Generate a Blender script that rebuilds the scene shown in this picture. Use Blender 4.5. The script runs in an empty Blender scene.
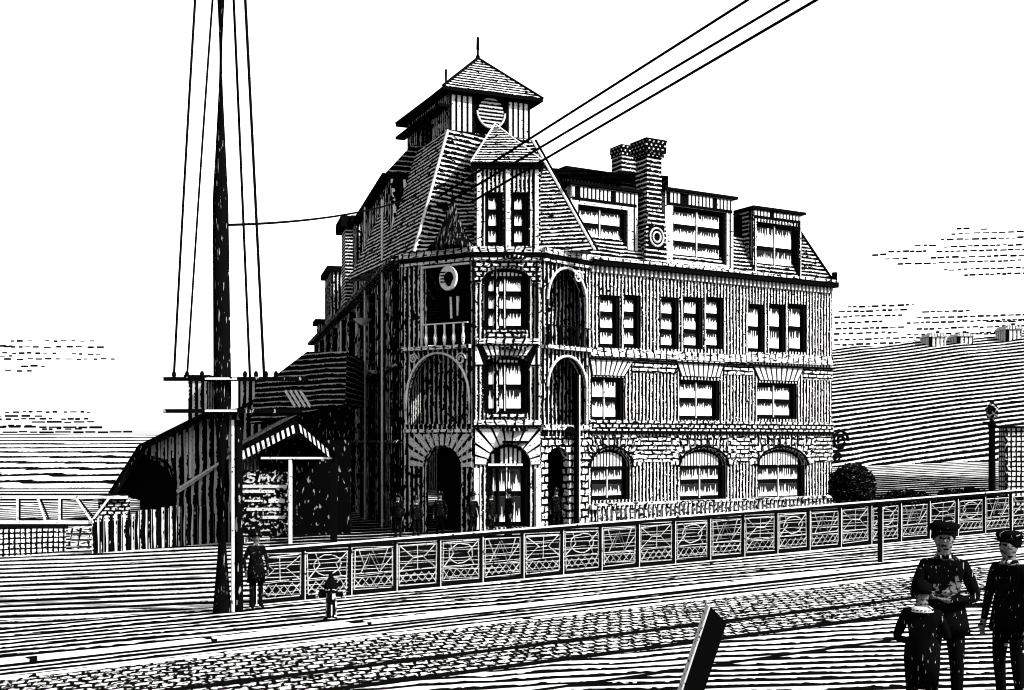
import bpy, bmesh, math, random
from mathutils import Vector, Matrix
random.seed(7)
S = bpy.context.scene
C = S.collection
F = 1100.0; H = 3.9; HZ = 440.0
R = math.radians
TILT = 0.043
def g(x, y=0):
    return TILT * max(-45, min(45, x + 5))
def P(px, py, Y):
    return Vector(((px-512)/F*Y, Y, H-(py-HZ)/F*Y))
def X(px, Y): return (px-512)/F*Y
def GP(px, py):
    Y = (H-0.215)*F/((py-HZ)+TILT*(px-512))
    x = X(px, Y)
    return Vector((x, Y, g(x)))
KD = Vector((0.918, 0.396, 0)).normalized()      # street direction
KN = Vector((-KD.y, KD.x, 0))                    # away from the viewer
def SW(s, w, dz=0):
    p = KD*s + KN*w
    return Vector((p.x, p.y, g(p.x)+dz))

# ------------------------------------------------------------------ materials
class NT:
    def __init__(s, mat):
        s.t = mat.node_tree; s.t.nodes.clear()
    def n(s, ty, **k):
        a = s.t.nodes.new(ty)
        for q, v in k.items(): setattr(a, q, v)
        return a
    def l(s, a, b): s.t.links.new(a, b)
    def inp(s, sock, v):
        if isinstance(v, (int, float)): sock.default_value = v
        else: s.l(v, sock)
    def m(s, op, a, b=0.0, c=0.0):
        d = s.n('ShaderNodeMath', operation=op)
        s.inp(d.inputs[0], a); s.inp(d.inputs[1], b); s.inp(d.inputs[2], c)
        return d.outputs[0]
    def noise(s, x, y, z=0.0, detail=1.0):
        cmb = s.n('ShaderNodeCombineXYZ')
        s.inp(cmb.inputs[0], x); s.inp(cmb.inputs[1], y); s.inp(cmb.inputs[2], z)
        t = s.n('ShaderNodeTexNoise'); t.inputs['Scale'].default_value = 1.0
        t.inputs['Detail'].default_value = detail
        s.l(cmb.outputs[0], t.inputs['Vector'])
        return t.outputs['Fac']
MATS = {}
def ink(name, layers, light=0.2, dark=0.0008, coord='UV'):
    """surface colour = light paper tone crossed by dark strokes; every layer returns a stroke mask"""
    mat = bpy.data.materials.new(name); mat.use_nodes = True
    T = NT(mat)
    tc = T.n('ShaderNodeTexCoord'); sp = T.n('ShaderNodeSeparateXYZ')
    T.l(tc.outputs['UV' if coord == 'UV' else 'Object'], sp.inputs[0])
    if coord == 'XZ': u, v = sp.outputs[0], sp.outputs[2]
    elif coord == 'XY': u, v = sp.outputs[0], sp.outputs[1]
    elif coord == 'LOGY': u, v = sp.outputs[0], T.m('LOGARITHM', T.m('MAXIMUM', sp.outputs[1], 5.0), math.e)
    else: u, v = sp.outputs[0], sp.outputs[1]
    mask = None
    for i, L in enumerate(layers):
        kind = L[0]; o = dict(L[1]); sd = 13.7*i + o.get('seed', 0)
        a = R(o.get('ang', 0))
        s_ = T.m('ADD', T.m('MULTIPLY', u, math.cos(a)), T.m('MULTIPLY', v, math.sin(a)))
        t_ = T.m('ADD', T.m('MULTIPLY', u, -math.sin(a)), T.m('MULTIPLY', v, math.cos(a)))
        if kind == 'line':
            p = o['p']; ls = o.get('ls', p*10)          # ls: stroke length scale
            w = T.noise(T.m('DIVIDE', s_, ls), T.m('DIVIDE', t_, p*o.get('wt', 5)), sd)
            tt = T.m('ADD', T.m('DIVIDE', t_, p), T.m('MULTIPLY', T.m('SUBTRACT', w, 0.5), o.get('wob', 0.5)))
            fr = T.m('FRACT', tt); fl = T.m('FLOOR', tt)
            th = T.noise(T.m('DIVIDE', s_, ls*o.get('vs', .35)), T.m('MULTIPLY', fl, 3.7), sd+5, 2.0)
            th = T.m('ADD', o.get('duty', .5), T.m('MULTIPLY', T.m('SUBTRACT', th, 0.5), o.get('var', .6)))
            gr = T.noise(T.m('DIVIDE', s_, p*.45), T.m('DIVIDE', t_, p*.45), sd+21, 1.0)
            th = T.m('ADD', th, T.m('MULTIPLY', T.m('SUBTRACT', gr, 0.5), o.get('grain', .55)))
            mk = T.m('LESS_THAN', fr, th)
            if o.get('brk'):
                b = T.noise(T.m('DIVIDE', s_, o.get('bs', ls*.25)), T.m('MULTIPLY', fl, 5.3), sd+9, 1.0)
                mk = T.m('MULTIPLY', mk, T.m('LESS_THAN', b, 1-o['brk']))
        elif kind == 'brick':
            bw, bh, mo = o['w'], o['h'], o.get('mo', .25)
            ty = T.m('DIVIDE', t_, bh); row = T.m('FLOOR', ty)
            wn = T.noise(T.m('DIVIDE', s_, bw*.8), T.m('DIVIDE', t_, bh*.8), sd, 2.0)
            ty2 = T.m('ADD', ty, T.m('MULTIPLY', T.m('SUBTRACT', wn, .5), o.get('nz', .7)))
            row = T.m('FLOOR', ty2)
            tx = T.m('ADD', T.m('ADD', T.m('DIVIDE', s_, bw), T.m('MULTIPLY', row, 0.5)), T.m('MULTIPLY', wn, .5))
            mk = T.m('MAXIMUM', T.m('LESS_THAN', T.m('FRACT', ty2), mo), T.m('LESS_THAN', T.m('FRACT', tx), mo*bh/bw*o.get('mx', 1)))
        elif kind == 'vor':
            cmb = T.n('ShaderNodeCombineXYZ')
            T.l(T.m('DIVIDE', s_, o['w']), cmb.inputs[0]); T.l(T.m('DIVIDE', t_, o['h']), cmb.inputs[1])
            vt = T.n('ShaderNodeTexVoronoi', feature='DISTANCE_TO_EDGE'); vt.inputs['Scale'].default_value = 1
            T.l(cmb.outputs[0], vt.inputs['Vector'])
            nn = T.noise(T.m('DIVIDE', s_, o['w']*.5), T.m('DIVIDE', t_, o['h']*.5), sd, 2.0)
            mk = T.m('LESS_THAN', T.m('ADD', vt.outputs['Distance'], T.m('MULTIPLY', T.m('SUBTRACT', nn, .5), o.get('var', .25))), o.get('th', .12))
        elif kind == 'blot':
            nn = T.noise(T.m('DIVIDE', s_, o['w']), T.m('DIVIDE', t_, o['h']), sd, 3.0)
            mk = T.m('GREATER_THAN', nn, o.get('th', .6))
        if o.get('sub'):     # remove strokes
            mask = T.m('MULTIPLY', mask, T.m('SUBTRACT', 1.0, mk))
        elif o.get('and'):
            mask = T.m('MULTIPLY', mask, mk)
        else:
            mask = mk if mask is None else T.m('MAXIMUM', mask, mk)
    mix = T.n('ShaderNodeMix', data_type='RGBA')
    mix.inputs[6].default_value = (light, light, light, 1); mix.inputs[7].default_value = (dark, dark, dark, 1)
    if mask is None: mix.inputs[0].default_value = 0
    else: T.l(mask, mix.inputs[0])
    d = T.n('ShaderNodeBsdfDiffuse'); out = T.n('ShaderNodeOutputMaterial')
    T.l(mix.outputs[2], d.inputs['Color']); T.l(d.outputs[0], out.inputs[0])
    MATS[name] = mat
    return mat
def ln(**k): return ('line', k)
LW = 0.21
ink('striped_siding', [ln(ang=90, p=.19, duty=.61, wob=.45, ls=1.0, var=.6, grain=.7), ('blot', dict(w=.13, h=.16, th=.64)), ('blot', dict(w=.12, h=.10, th=.68, sub=True))], LW)
ink('dark_shaded_siding', [ln(ang=90, p=.24, duty=.72, wob=.5, ls=1.0, var=.8, grain=.8), ('blot', dict(w=.2, h=.3, th=.58))], .22)  # shade of left-facing and recessed walls drawn in as denser dark strokes
ink('shaded_wing_siding', [ln(ang=90, p=.55, duty=.78, wob=.4, ls=1.5, var=.8), ('blot', dict(w=.6, h=.4, th=.56))], .30)  # left wing boards with their shaded side painted into the colour
ink('rough_stone', [('brick', dict(w=.42, h=.3, mo=.35)), ('blot', dict(w=.1, h=.1, th=.6))], .24)
ink('chimney_top', [('brick', dict(w=.24, h=.16, mo=.62, mx=1.6))], .2)
ink('house_wall', [ln(ang=90, p=.5, duty=.3, wob=.3, ls=1.5, var=.4)], .22)
ink('rough_bar', [('blot', dict(w=.09, h=.05, th=.60))], .2)
ink('fence_board', [ln(ang=90, p=.3, duty=.62, wob=.5, ls=1.2, var=.6)], .18)
ink('tower_siding', [ln(ang=90, p=.17, duty=.60, wob=.3, ls=1.0, var=.6, grain=.7), ('blot', dict(w=.13, h=.16, th=.64)), ('blot', dict(w=.12, h=.10, th=.68, sub=True))], LW)
ink('slate', [ln(p=.20, duty=.63, wob=.5, ls=1.2, var=.6, grain=.7), ('blot', dict(w=.4, h=.12, th=.60))], LW)
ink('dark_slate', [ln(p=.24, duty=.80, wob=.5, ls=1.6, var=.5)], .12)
ink('light_brick', [('brick', dict(w=.5, h=.19, mo=.42)), ('blot', dict(w=.2, h=.08, th=.6))], .22)
ink('fine_brick', [('brick', dict(w=.34, h=.19, mo=.46, mx=1.2)), ('blot', dict(w=.15, h=.08, th=.6))], .22)
ink('chimney_brick', [ln(p=.2, duty=.66, wob=.4, ls=1, var=.5), ('blot', dict(w=.13, h=.16, th=.64)), ('blot', dict(w=.12, h=.10, th=.68, sub=True))], LW)
ink('trim', [ln(ang=90, p=.36, duty=.22, wob=1.6, ls=1, var=.55, brk=.3), ('blot', dict(w=.3, h=.045, th=.57))], .24)
ink('white_trim', [('blot', dict(w=.2, h=.08, th=.60))], .28)
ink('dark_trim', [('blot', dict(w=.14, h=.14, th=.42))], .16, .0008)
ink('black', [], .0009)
ink('iron', [('blot', dict(w=.12, h=.4, th=.36))], .10, .0008)
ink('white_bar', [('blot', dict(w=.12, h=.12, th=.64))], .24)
ink('cone_metal', [('blot', dict(w=.05, h=.5, th=.42))], .05, .0008, coord='XZ')
ink('baluster', [('blot', dict(w=.2, h=.12, th=.52))], .22)
ink('void', [], .0008)
ink('pole_wood', [('blot', dict(w=.03, h=.35, th=.35))], .10, .0009, coord='XZ')
ink('plank', [ln(ang=90, p=.34, duty=.6, wob=.4, ls=2, var=.5)], .18)
ink('shed_plank', [ln(ang=90, p=.4, duty=.66, wob=.5, ls=2, var=.6)], .18)
ink('shed_roof', [ln(p=.4, duty=.86, wob=.5, ls=2, var=.5)], .14)
ink('cross_hatch', [ln(p=.2, duty=.35, wob=.4, ls=2, var=.4), ln(ang=90, p=.2, duty=.35, wob=.4, ls=2, var=.4)], .22)
ink('yard', [ln(p=.037, duty=.52, wob=.6, ls=5.0, wt=6, var=.6, vs=.5, grain=.6, brk=.05, bs=1.1), ('blot', dict(w=1.4, h=.006, th=.62))], .22, coord='LOGY')
ink('lawn', [ln(p=.033, duty=.86, wob=.8, ls=3.0, wt=6, var=.5, vs=.4)], .2, coord='LOGY')
ink('field', [ln(p=.05, duty=.48, wob=.8, ls=30, wt=6, var=.45, vs=.4, brk=.1, bs=5)], .2, coord='LOGY')
ink('paving', [ln(ang=-3, p=.54, duty=.58, wob=1.1, ls=4.0, wt=3, var=.7, grain=.7, brk=.05, bs=.6), ('blot', dict(w=1.2, h=.3, th=.64))], .23)
ink('gutter', [ln(ang=1, p=.42, duty=.6, wob=.5, ls=3, wt=3, var=.5)], .22)
ink('cobbles', [('brick', dict(w=.25, h=.30, mo=.42, mx=.5, ang=-6, nz=1.1)), ('blot', dict(w=.12, h=.14, th=.56)), ('blot', dict(w=.10, h=.10, th=.66, sub=True))], .22)
ink('near_cobbles', [ln(ang=-20, p=.42, duty=.46, wob=1.0, ls=1.2, wt=3, var=.6, brk=.2, bs=.2)], .22)
ink('near_paving', [ln(ang=-27, p=.37, duty=.57, wob=.7, ls=3, wt=4, var=.6, grain=.7)], .23)
ink('kerb_stone', [ln(ang=90, p=3.1, duty=.02, wob=.3, var=.01)], .28)
ink('right_hill', [ln(ang=7, p=.42, duty=.60, wob=1.6, ls=20, wt=12, var=.4, vs=.25, brk=.06, bs=2.0)], .21, coord='XZ')
ink('left_hill', [ln(p=.62, duty=.40, wob=.5, ls=22, wt=8, grain=.3, var=.4, vs=.3, brk=.10, bs=4)], .22, coord='XZ')
ink('cloth', [('blot', dict(w=.02, h=.09, th=.33))], .12, .0009, coord='XZ')
ink('cloth_light', [('blot', dict(w=.03, h=.10, th=.47)), ], .2, .0009, coord='XZ')
ink('skin', [('blot', dict(w=.03, h=.02, th=.56))], .05, .0012, coord='XZ')
ink('leaf', [('blot', dict(w=.1, h=.05, th=.36))], .08, .0008, coord='XZ')
ink('bell_metal', [ln(p=.16, duty=.55, wob=.3, ls=1, var=.3)], .15, .0008, coord='XZ')

def curtain(nm, th, amp=2.0):
    mat = bpy.data.materials.new(nm); mat.use_nodes = True; MATS[nm] = mat
    T = NT(mat); tc = T.n('ShaderNodeTexCoord'); sp = T.n('ShaderNodeSeparateXYZ'); T.l(tc.outputs['UV'], sp.inputs[0])
    u, v = sp.outputs[0], sp.outputs[1]       # v: 0..1 inside each pane, u in metres
    st = T.noise(T.m('MULTIPLY', u, 15.0), T.m('FLOOR', T.m('MULTIPLY', u, 2.1)), 3.0, 1.0)
    vv = T.m('FRACT', v)
    dark = T.m('GREATER_THAN', T.m('ADD', vv, T.m('MULTIPLY', T.m('SUBTRACT', st, .5), amp)), T.m('ADD', th-.16, T.m('MULTIPLY', T.noise(T.m('MULTIPLY', T.m('FLOOR', v), 7.31), 0.5, 1.0), .32)))
    mix = T.n('ShaderNodeMix', data_type='RGBA'); mix.inputs[6].default_value = (.42,)*3+(1,); mix.inputs[7].default_value = (.006,)*3+(1,)
    T.l(dark, mix.inputs[0]); d = T.n('ShaderNodeBsdfDiffuse'); o = T.n('ShaderNodeOutputMaterial')
    T.l(mix.outputs[2], d.inputs[0]); T.l(d.outputs[0], o.inputs[0])
curtain('curtain', .66); curtain('dark_glass_reflections', .30, 3.2)  # second one: dark glass, its reflections painted as pale streaks

# ------------------------------------------------------------------ mesh builder
class MB:
    def __init__(s): s.v = []; s.f = []; s.uv = {}
    def face(s, pts, uv=None):
        i = len(s.v); s.v += [Vector(p) for p in pts]; s.f.append(tuple(range(i, i+len(pts))))
        if uv: s.uv[len(s.f)-1] = uv
    def hexa(s, b, t):           # b, t: 4 bottom + 4 top corners
        i = len(s.v); s.v += [Vector(p) for p in b+t]
        for q in ((3,2,1,0),(4,5,6,7),(0,1,5,4),(1,2,6,5),(2,3,7,6),(3,0,4,7)): s.f.append(tuple(i+k for k in q))
    def box(s, lo, hi):
        x0,y0,z0 = lo; x1,y1,z1 = hi
        s.hexa([(x0,y0,z0),(x1,y0,z0),(x1,y1,z0),(x0,y1,z0)], [(x0,y0,z1),(x1,y0,z1),(x1,y1,z1),(x0,y1,z1)])
    def prism(s, poly, d):       # extrude polygon by vector d
        i = len(s.v); n = len(poly); d = Vector(d)
        s.v += [Vector(p) for p in poly] + [Vector(p)+d for p in poly]
        s.f.append(tuple(i+k for k in range(n))[::-1]); s.f.append(tuple(i+n+k for k in range(n)))
        for k in range(n):
            j = (k+1) % n; s.f.append((i+k, i+j, i+n+j, i+n+k))
    def tube(s, pts, r, n=8, r2=None):
        pts = [Vector(p) for p in pts]; rings = []
        m = len(pts)
        for k, p in enumerate(pts):
            d = (pts[min(k+1, m-1)]-pts[max(k-1, 0)]).normalized()
            a = d.cross(Vector((0,0,1)));
            if a.length < 1e-3: a = Vector((1,0,0))
            a.normalize(); b = d.cross(a)
            rr = r if r2 is None else r+(r2-r)*k/(m-1)
            i = len(s.v); s.v += [p+a*math.cos(2*math.pi*q/n)*rr+b*math.sin(2*math.pi*q/n)*rr for q in range(n)]
            rings.append(i)
        for k in range(m-1):
            for q in range(n):
                w = (q+1) % n
                s.f.append((rings[k]+q, rings[k]+w, rings[k+1]+w, rings[k+1]+q))
        s.f.append(tuple(rings[0]+q for q in range(n))); s.f.append(tuple(rings[-1]+q for q in range(n))[::-1])
    def lathe(s, c, prof, n=16):
        c = Vector(c); rings = []
        for r_, z in prof:
            i = len(s.v); s.v += [c+Vector((math.cos(2*math.pi*q/n)*r_, math.sin(2*math.pi*q/n)*r_, z)) for q in range(n)]; rings.append(i)
        for k in range(len(prof)-1):
            for q in range(n):
                w = (q+1) % n; s.f.append((rings[k]+q, rings[k]+w, rings[k+1]+w, rings[k+1]+q))
        s.f.append(tuple(rings[0]+q for q in range(n))[::-1]); s.f.append(tuple(rings[-1]+q for q in range(n)))
    def build(s, name, mat, parent=None, smooth=False, tang=None, origin=None):
        off = Vector((0,0,0))
        if origin is not None: off = Vector(origin)
        elif parent is not None:
            q = parent
            while q: off += q.location; q = q.parent
        me = bpy.data.meshes.new(name)
        me.from_pydata([tuple(v-off) for v in s.v], [], s.f); me.update()
        uvl = me.uv_layers.new(name='UVMap')
        for p in me.polygons:
            n = p.normal
            if abs(n.z) > .85:
                t = Vector(tang) if tang else Vector((1,0,0)); b = Vector((-t.y, t.x, 0))
            else:
                t = Vector((-n.y, n.x, 0)).normalized()
                if t.x < 0 and abs(t.x) > .05: t = -t
                b = n.cross(t)
                if b.z < 0: b = -b
            cu = s.uv.get(p.index)
            for k, li in enumerate(p.loop_indices):
                if cu: uvl.data[li].uv = cu[k]
                else:
                    w = s.v[me.loops[li].vertex_index]
                    uvl.data[li].uv = (w.dot(t), w.dot(b))
            p.use_smooth = smooth
        me.materials.append(MATS[mat])
        o = bpy.data.objects.new(name, me); C.objects.link(o)
        if origin is not None and parent is None: o.location = off
        if parent is not None: o.parent = parent
        return o
def tag(o, label=None, cat=None, group=None, kind=None):
    if label: o['label'] = label
    if cat: o['category'] = cat
    if group: o['group'] = group
    if kind: o['kind'] = kind
    return o
def empty(name, loc, label, cat, group=None):
    o = bpy.data.objects.new(name, None); C.objects.link(o); o.location = loc; o.empty_display_size = .3
    return tag(o, label, cat, group)
def copy_tree(o, parent=None):
    c = o.copy(); C.objects.link(c); c.parent = parent
    for ch in list(o.children): copy_tree(ch, c)
    return c

# ------------------------------------------------------------------ ground, street
def sheet(name, w0, w1, dz, mat, s0=-45, s1=75, n=60):
    m = MB()
    for k in range(n):
        a = s0+(s1-s0)*k/n; b = s0+(s1-s0)*(k+1)/n
        m.face([SW(a,w0,dz), SW(b,w0,dz), SW(b,w1,dz), SW(a,w1,dz)])
    return tag(m.build(name, mat, tang=KD), kind='structure')
# big base sheet
m = MB()
xs = [-2500,-600,-200,-50,-30,-10,10,25,40,60,200,600,2500]; ys = [-60,-5,11.0,30,60,110,250,700,3000]
for i in range(len(xs)-1):
    for j in range(len(ys)-1):
        m.face([(xs[i],ys[j],g(xs[i])-.02),(xs[i+1],ys[j],g(xs[i+1])-.02),(xs[i+1],ys[j+1],g(xs[i+1])-.02),(xs[i],ys[j+1],g(xs[i])-.02)])
tag(m.build('ground', 'yard'), kind='structure')
sheet('pavement', 22.42, 26.9, .0, 'paving')
# lawn between the fence and the building
m = MB()
def lawn_left(w): return s_start_l+(w-26.9)*.20
s_start_l = (lambda q: KD.dot(q))(GP(266,603))
for j_ in range(12):
    wa = 26.9+3.0*j_; wb = wa+3.0
    for k in range(20):
        fa_,fb_ = k/20,(k+1)/20
        def sp_(w,f): return lawn_left(w)+(56-lawn_left(w))*f
        m.face([SW(sp_(wa,fa_),wa,.006),SW(sp_(wa,fb_),wa,.006),SW(sp_(wb,fb_),wb,.006),SW(sp_(wb,fa_),wb,.006)])
tag(m.build('lawn', 'lawn'), kind='structure')
# kerb: stone with real step down to the road
def strip3(name, w0, w1, z0, z1, mat, s0=-45, s1=75, n=60):
    m = MB()
    for k in range(n):
        a = s0+(s1-s0)*k/n; b = s0+(s1-s0)*(k+1)/n
        m.hexa([SW(a,w0,z0),SW(b,w0,z0),SW(b,w1,z0),SW(a,w1,z0)],[SW(a,w0,z1),SW(b,w0,z1),SW(b,w1,z1),SW(a,w1,z1)])
    return tag(m.build(name, mat, tang=KD), kind='structure')
strip3('kerb', 22.14, 22.42, -.12, .035, 'kerb_stone', s0=-4.2)
sheet('kerb_gutter', 21.86, 22.10, -.010, 'black', s0=-4.2)
sheet('gutter', 20.75, 22.12, -.014, 'gutter')
strip3('gutter_edge', 20.55, 20.75, -.1, .0, 'kerb_stone')
sheet('road', 14.8, 20.56, -.012, 'cobbles')
sheet('road_near_side', 14.62, 16.35, -.007, 'near_cobbles')
sheet('near_pavement', 9.0, 14.62, -.004, 'near_paving')
strip3('near_kerb', 14.60, 14.70, -.1, .012, 'black')
for k, w in enumerate((17.92, 16.48)):
    r = strip3('tram_rail', w-.09, w+.09, -.1, .014, 'black')
    r.name = 'tram_rail'
    del r['kind']
    tag(r, ['dark tram rail in the cobbled road, the one nearer the hydrant and kerb', 'dark tram rail in the cobbled road, the one closer to the leaning post'][k], 'rail', 'tram rails in the street')
# raised bank by the viewer
m = MB(); m.box((-40,-40,-2),(60,11.3,1.22))
tag(m.build('bank', 'near_paving'), kind='structure')
# hills
def hill(name, x0, x1, prof, mat, crest):
    m = MB(); n = 40
    def pt(i, j):
        t = i/n; x = x0+(x1-x0)*t; y, f = prof[j]
        z0 = g(x)-.5
        return Vector((x, y, z0+(crest(t)-z0)*f+ (0.35*math.sin(x*.7+j*2.1)*min(1,f*3) if 0<f<1 else .25*math.sin(x*.9))))
    for i in range(n):
        for j in range(len(prof)-1):
            m.face([pt(i,j),pt(i+1,j),pt(i+1,j+1),pt(i,j+1)])
    return tag(m.build(name, mat), kind='structure')
hill('hill', 25, 130, [(98,0),(106,.22),(114,.45),(122,.66),(131,.85),(140,1.0),(200,1.03),(260,0)], 'right_hill', lambda t: 14.3+7.0*min(1,t*1.2))
hill('left_hill', -190, -45, [(118,0),(140,.3),(165,.55),(195,.8),(230,1.0),(300,1.02),(360,0)], 'left_hill', lambda t: 6.0-1.8*t)
# distant meadow
m = MB(); m.face([(-300,62,g(-300)+.01),(-8,62,g(-40)+.01),(-8,125,g(-40)+.01),(-300,125,g(-300)+.01)])
tag(m.build('meadow', 'field'), kind='structure')
for q, (px0, px1, y0, ht) in enumerate([(929,946,348,15),(957,973,346,13),(1006,1022,342,17)]):
    Y = 136; z0 = P(px0,y0,Y).z-1.2; x0, x1 = X(px0,Y), X(px1,Y); z1 = P(px0,y0-ht*.75,Y).z; zr = P(px0,y0-ht,Y).z
    r = empty('hill_house', ((x0+x1)/2, Y, z0), ['small house on the hill crest with rounded left gable, nearest to the hotel','small hatched house in the middle of the three on the hill crest','narrow house on the hill crest at the right edge of the view'][q], 'house', 'houses on the hill crest')
    b = MB(); b.box((x0,Y,z0),(x1,Y+3,z1)); b.build('wall', 'house_wall', r)
    b = MB(); b.prism([(x0-.15,Y-.15,z1),(x0+.3,Y-.15,zr),(x1-.2,Y-.15,zr-.1),(x1+.15,Y-.15,z1)],(0,3.3,0)); b.build('roof', 'trim', r)
    b = MB(); b.box((x0-.05,Y-.04,z0+.2),(x0+.35,Y,z1)); b.build('corner_post','black', r)
    b = MB(); b.box((x1-.75,Y+1,zr-.2),(x1-.4,Y+1.4,zr+.35)); b.build('chimney','black', r)

# ------------------------------------------------------------------ walls with openings
class Wall:
    def __init__(s, p0, p1, z0, z1, th=.35):
        s.a = Vector((p0[0],p0[1],0)); s.b = Vector((p1[0],p1[1],0)); s.z0, s.z1, s.th = z0, z1, th
        s.d = (s.b-s.a).normalized(); s.L = (s.b-s.a).length
        s.n = Vector((s.d.y, -s.d.x, 0))        # outward (towards the viewer)
        s.holes = []; s.m = MB()
    def uz(s, px, py):
        k = (px-512)/F                           # ray: (k t, t)
        # a + u d = (k t, t) -> a.x+u dx = k (a.y+u dy)
        u = (k*s.a.y-s.a.x)/(s.d.x-k*s.d.y)
        Y = s.a.y+u*s.d.y
        return u, H-(py-HZ)/F*Y
    def rect(s, x0, x1, y0, y1):                 # pixel rect -> u0,u1,z0,z1 (heights taken at the middle)
        xm = (x0+x1)/2
        return s.uz(x0,y0)[0], s.uz(x1,y0)[0], s.uz(xm,y1)[1], s.uz(xm,y0)[1]
    def p(s, u, z, d=0): return s.a+s.d*u+s.n*d+Vector((0,0,z))
    def box(s, m, u0, u1, z0, z1, d0, d1):
        m.hexa([s.p(u0,z0,d1),s.p(u1,z0,d1),s.p(u1,z0,d0),s.p(u0,z0,d0)],[s.p(u0,z1,d1),s.p(u1,z1,d1),s.p(u1,z1,d0),s.p(u0,z1,d0)])
    def poly(s, m, pts, d0, d1):
        m.prism([s.p(u,z,d0) for u,z in pts], s.n*(d1-d0))
    def hole(s, u0, u1, z0, z1, rise=0):
        s.holes.append((u0,u1,z0,z1))
        if rise:
            uc, ru = (u0+u1)/2, (u1-u0)/2; n = 14; zs = z1-rise
            pr = [(uc-ru*math.cos(math.pi*k/n), zs+rise*math.sin(math.pi*k/n)) for k in range(n+1)]
            for k in range(n):
                (ua,za),(ub,zb) = pr[k], pr[k+1]
                s.m.face([s.p(ua,za),s.p(ub,zb),s.p(ub,z1),s.p(ua,z1)])
                s.m.face([s.p(ua,za,-s.th),s.p(ub,zb,-s.th),s.p(ub,zb),s.p(ua,za)])
    def build(s, name, mat, parent):
        us = sorted({0,s.L,*[h[0] for h in s.holes],*[h[1] for h in s.holes]}); zs = sorted({s.z0,s.z1,*[h[2] for h in s.holes],*[h[3] for h in s.holes]})
        us = [u for u in us if -1e-6 <= u <= s.L+1e-6]
        def inh(u,z): return any(h[0]<u<h[1] and h[2]<z<h[3] for h in s.holes)
        m = s.m
        for i in range(len(us)-1):
            for j in range(len(zs)-1):
                u0,u1,z0,z1 = us[i],us[i+1],zs[j],zs[j+1]
                if inh((u0+u1)/2,(z0+z1)/2): continue
                m.face([s.p(u0,z0),s.p(u1,z0),s.p(u1,z1),s.p(u0,z1)])
                m.face([s.p(u0,z1,-s.th),s.p(u1,z1,-s.th),s.p(u1,z0,-s.th),s.p(u0,z0,-s.th)])
        for (u0,u1,z0,z1) in s.holes:
            t = s.th
            m.face([s.p(u0,z0),s.p(u0,z1),s.p(u0,z1,-t),s.p(u0,z0,-t)])
            m.face([s.p(u1,z0,-t),s.p(u1,z1,-t),s.p(u1,z1),s.p(u1,z0)])
            m.face([s.p(u0,z0,-t),s.p(u1,z0,-t),s.p(u1,z0),s.p(u0,z0)])
            m.face([s.p(u0,z1),s.p(u1,z1),s.p(u1,z1,-t),s.p(u0,z1,-t)])
        return m.build(name, mat, parent)

ROOT = empty('station_hotel', (X(509,44.3), 44.3, 0), 'large Victorian railway hotel with corner tower, belfry and mansard roof behind the street fence', 'building')
def window(W, px0, px1, py0, py1, cols, rows, rise=0, pr=None, mull='white_bar', kind='window', jl=.12, jr=.25, glass='curtain'):
    """opening in wall W at the place measured; frame part with pane and mullion sub-parts"""
    u0,u1,z0,z1 = W.rect(px0,px1,py0,py1)
    W.hole(u0,u1,z0,z1,rise)
    d = -.16
    f = MB()
    W.box(f, u0+.003,u1-.003,z0+.003,z1+.0-.003,-.33,-.24)      # dark sash board behind
    W.box(f, u0+.004,u0+jl*.5,z0+.004,z1-rise-.004,-.24,-.08); W.box(f, u1-jr*.6,u1-.004,z0+.004,z1-rise-.004,-.24,-.08)
    W.box(f, u0+jl*.5,u1-jr*.6,z0+.004,z0+.06,-.24,-.10)
    if rise:
        W.box(f, u0+.004,u1-.004,z1-rise-.05,z1-rise+.03,-.24,-.12)
    else: W.box(f, u0+jl*.5,u1-jr*.6,z1-.08,z1-.004,-.24,-.08)
    fo = f.build(kind, 'black', ROOT)
    pm = MB(); ua, ub = u0+jl, u1-jr; za, zb = z0+.09, (z1-.10 if not rise else z1-rise*.9)
    cw = (ub-ua)/cols; rh = (zb-za)/rows; gx = .075 if cols > 1 else 0.03; gz = .11
    for i in range(cols):
        for j in range(rows):
            a, b, c_, e = ua+cw*i+gx, ua+cw*(i+1)-gx, za+rh*j+gz, za+rh*(j+1)-gz
            k = len(pm.f); W.box(pm, a,b,c_,e,-.24,-.205)
            o = random.random()*9; kv = random.randint(0,40)
            for fi in range(k, len(pm.f)):
                pm.uv[fi] = [(o+(0 if q in (0,3) else b-a), kv+(0.02 if q < 2 else .98)) for q in range(4)]
            # front face of hexa is (0,1,5,4): bottom-left, bottom-right, top-right, top-left
    pm.build('pane', glass, fo)
    if cols > 1 and mull:
        mm = MB()
        for i in range(1, cols):
            W.box(mm, ua+cw*i-.022, ua+cw*i+.022, za, zb, -.24,-.17)
        mm.build('mullion', mull, fo)
    if rise:     # fan light of vertical slips
        fm = MB(); n = max(4, int((ub-ua)/.16)); uc = (u0+u1)/2; ru = (u1-u0)/2; zs = z1-rise
        for i in range(n):
            a = ua+(ub-ua)*(i+.15)/n; b = ua+(ub-ua)*(i+.72)/n; q = max(0, 1-(((a+b)/2-uc)/ru)**2)
            top = zs+rise*math.sqrt(q)-.14
            if top > zs+.1: W.box(fm, a,b,zs+.06,top,-.24,-.20)
        if fm.f: fm.build('fanlight', 'white_bar', fo)
    return u0,u1,z0,z1
def sill(W, u0,u1,z,h=.14,d=.16,mat='white_trim', name='sill'):
    m = MB(); W.box(m, u0,u1,z-h,z,-.02,d); return m.build(name, mat, ROOT)
def band(W, u0,u1,z0,z1,d,mat='trim',name='belt_course'):
    m = MB(); W.box(m, u0,u1,z0,z1,.004,d); return m.build(name, mat, ROOT)
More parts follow.
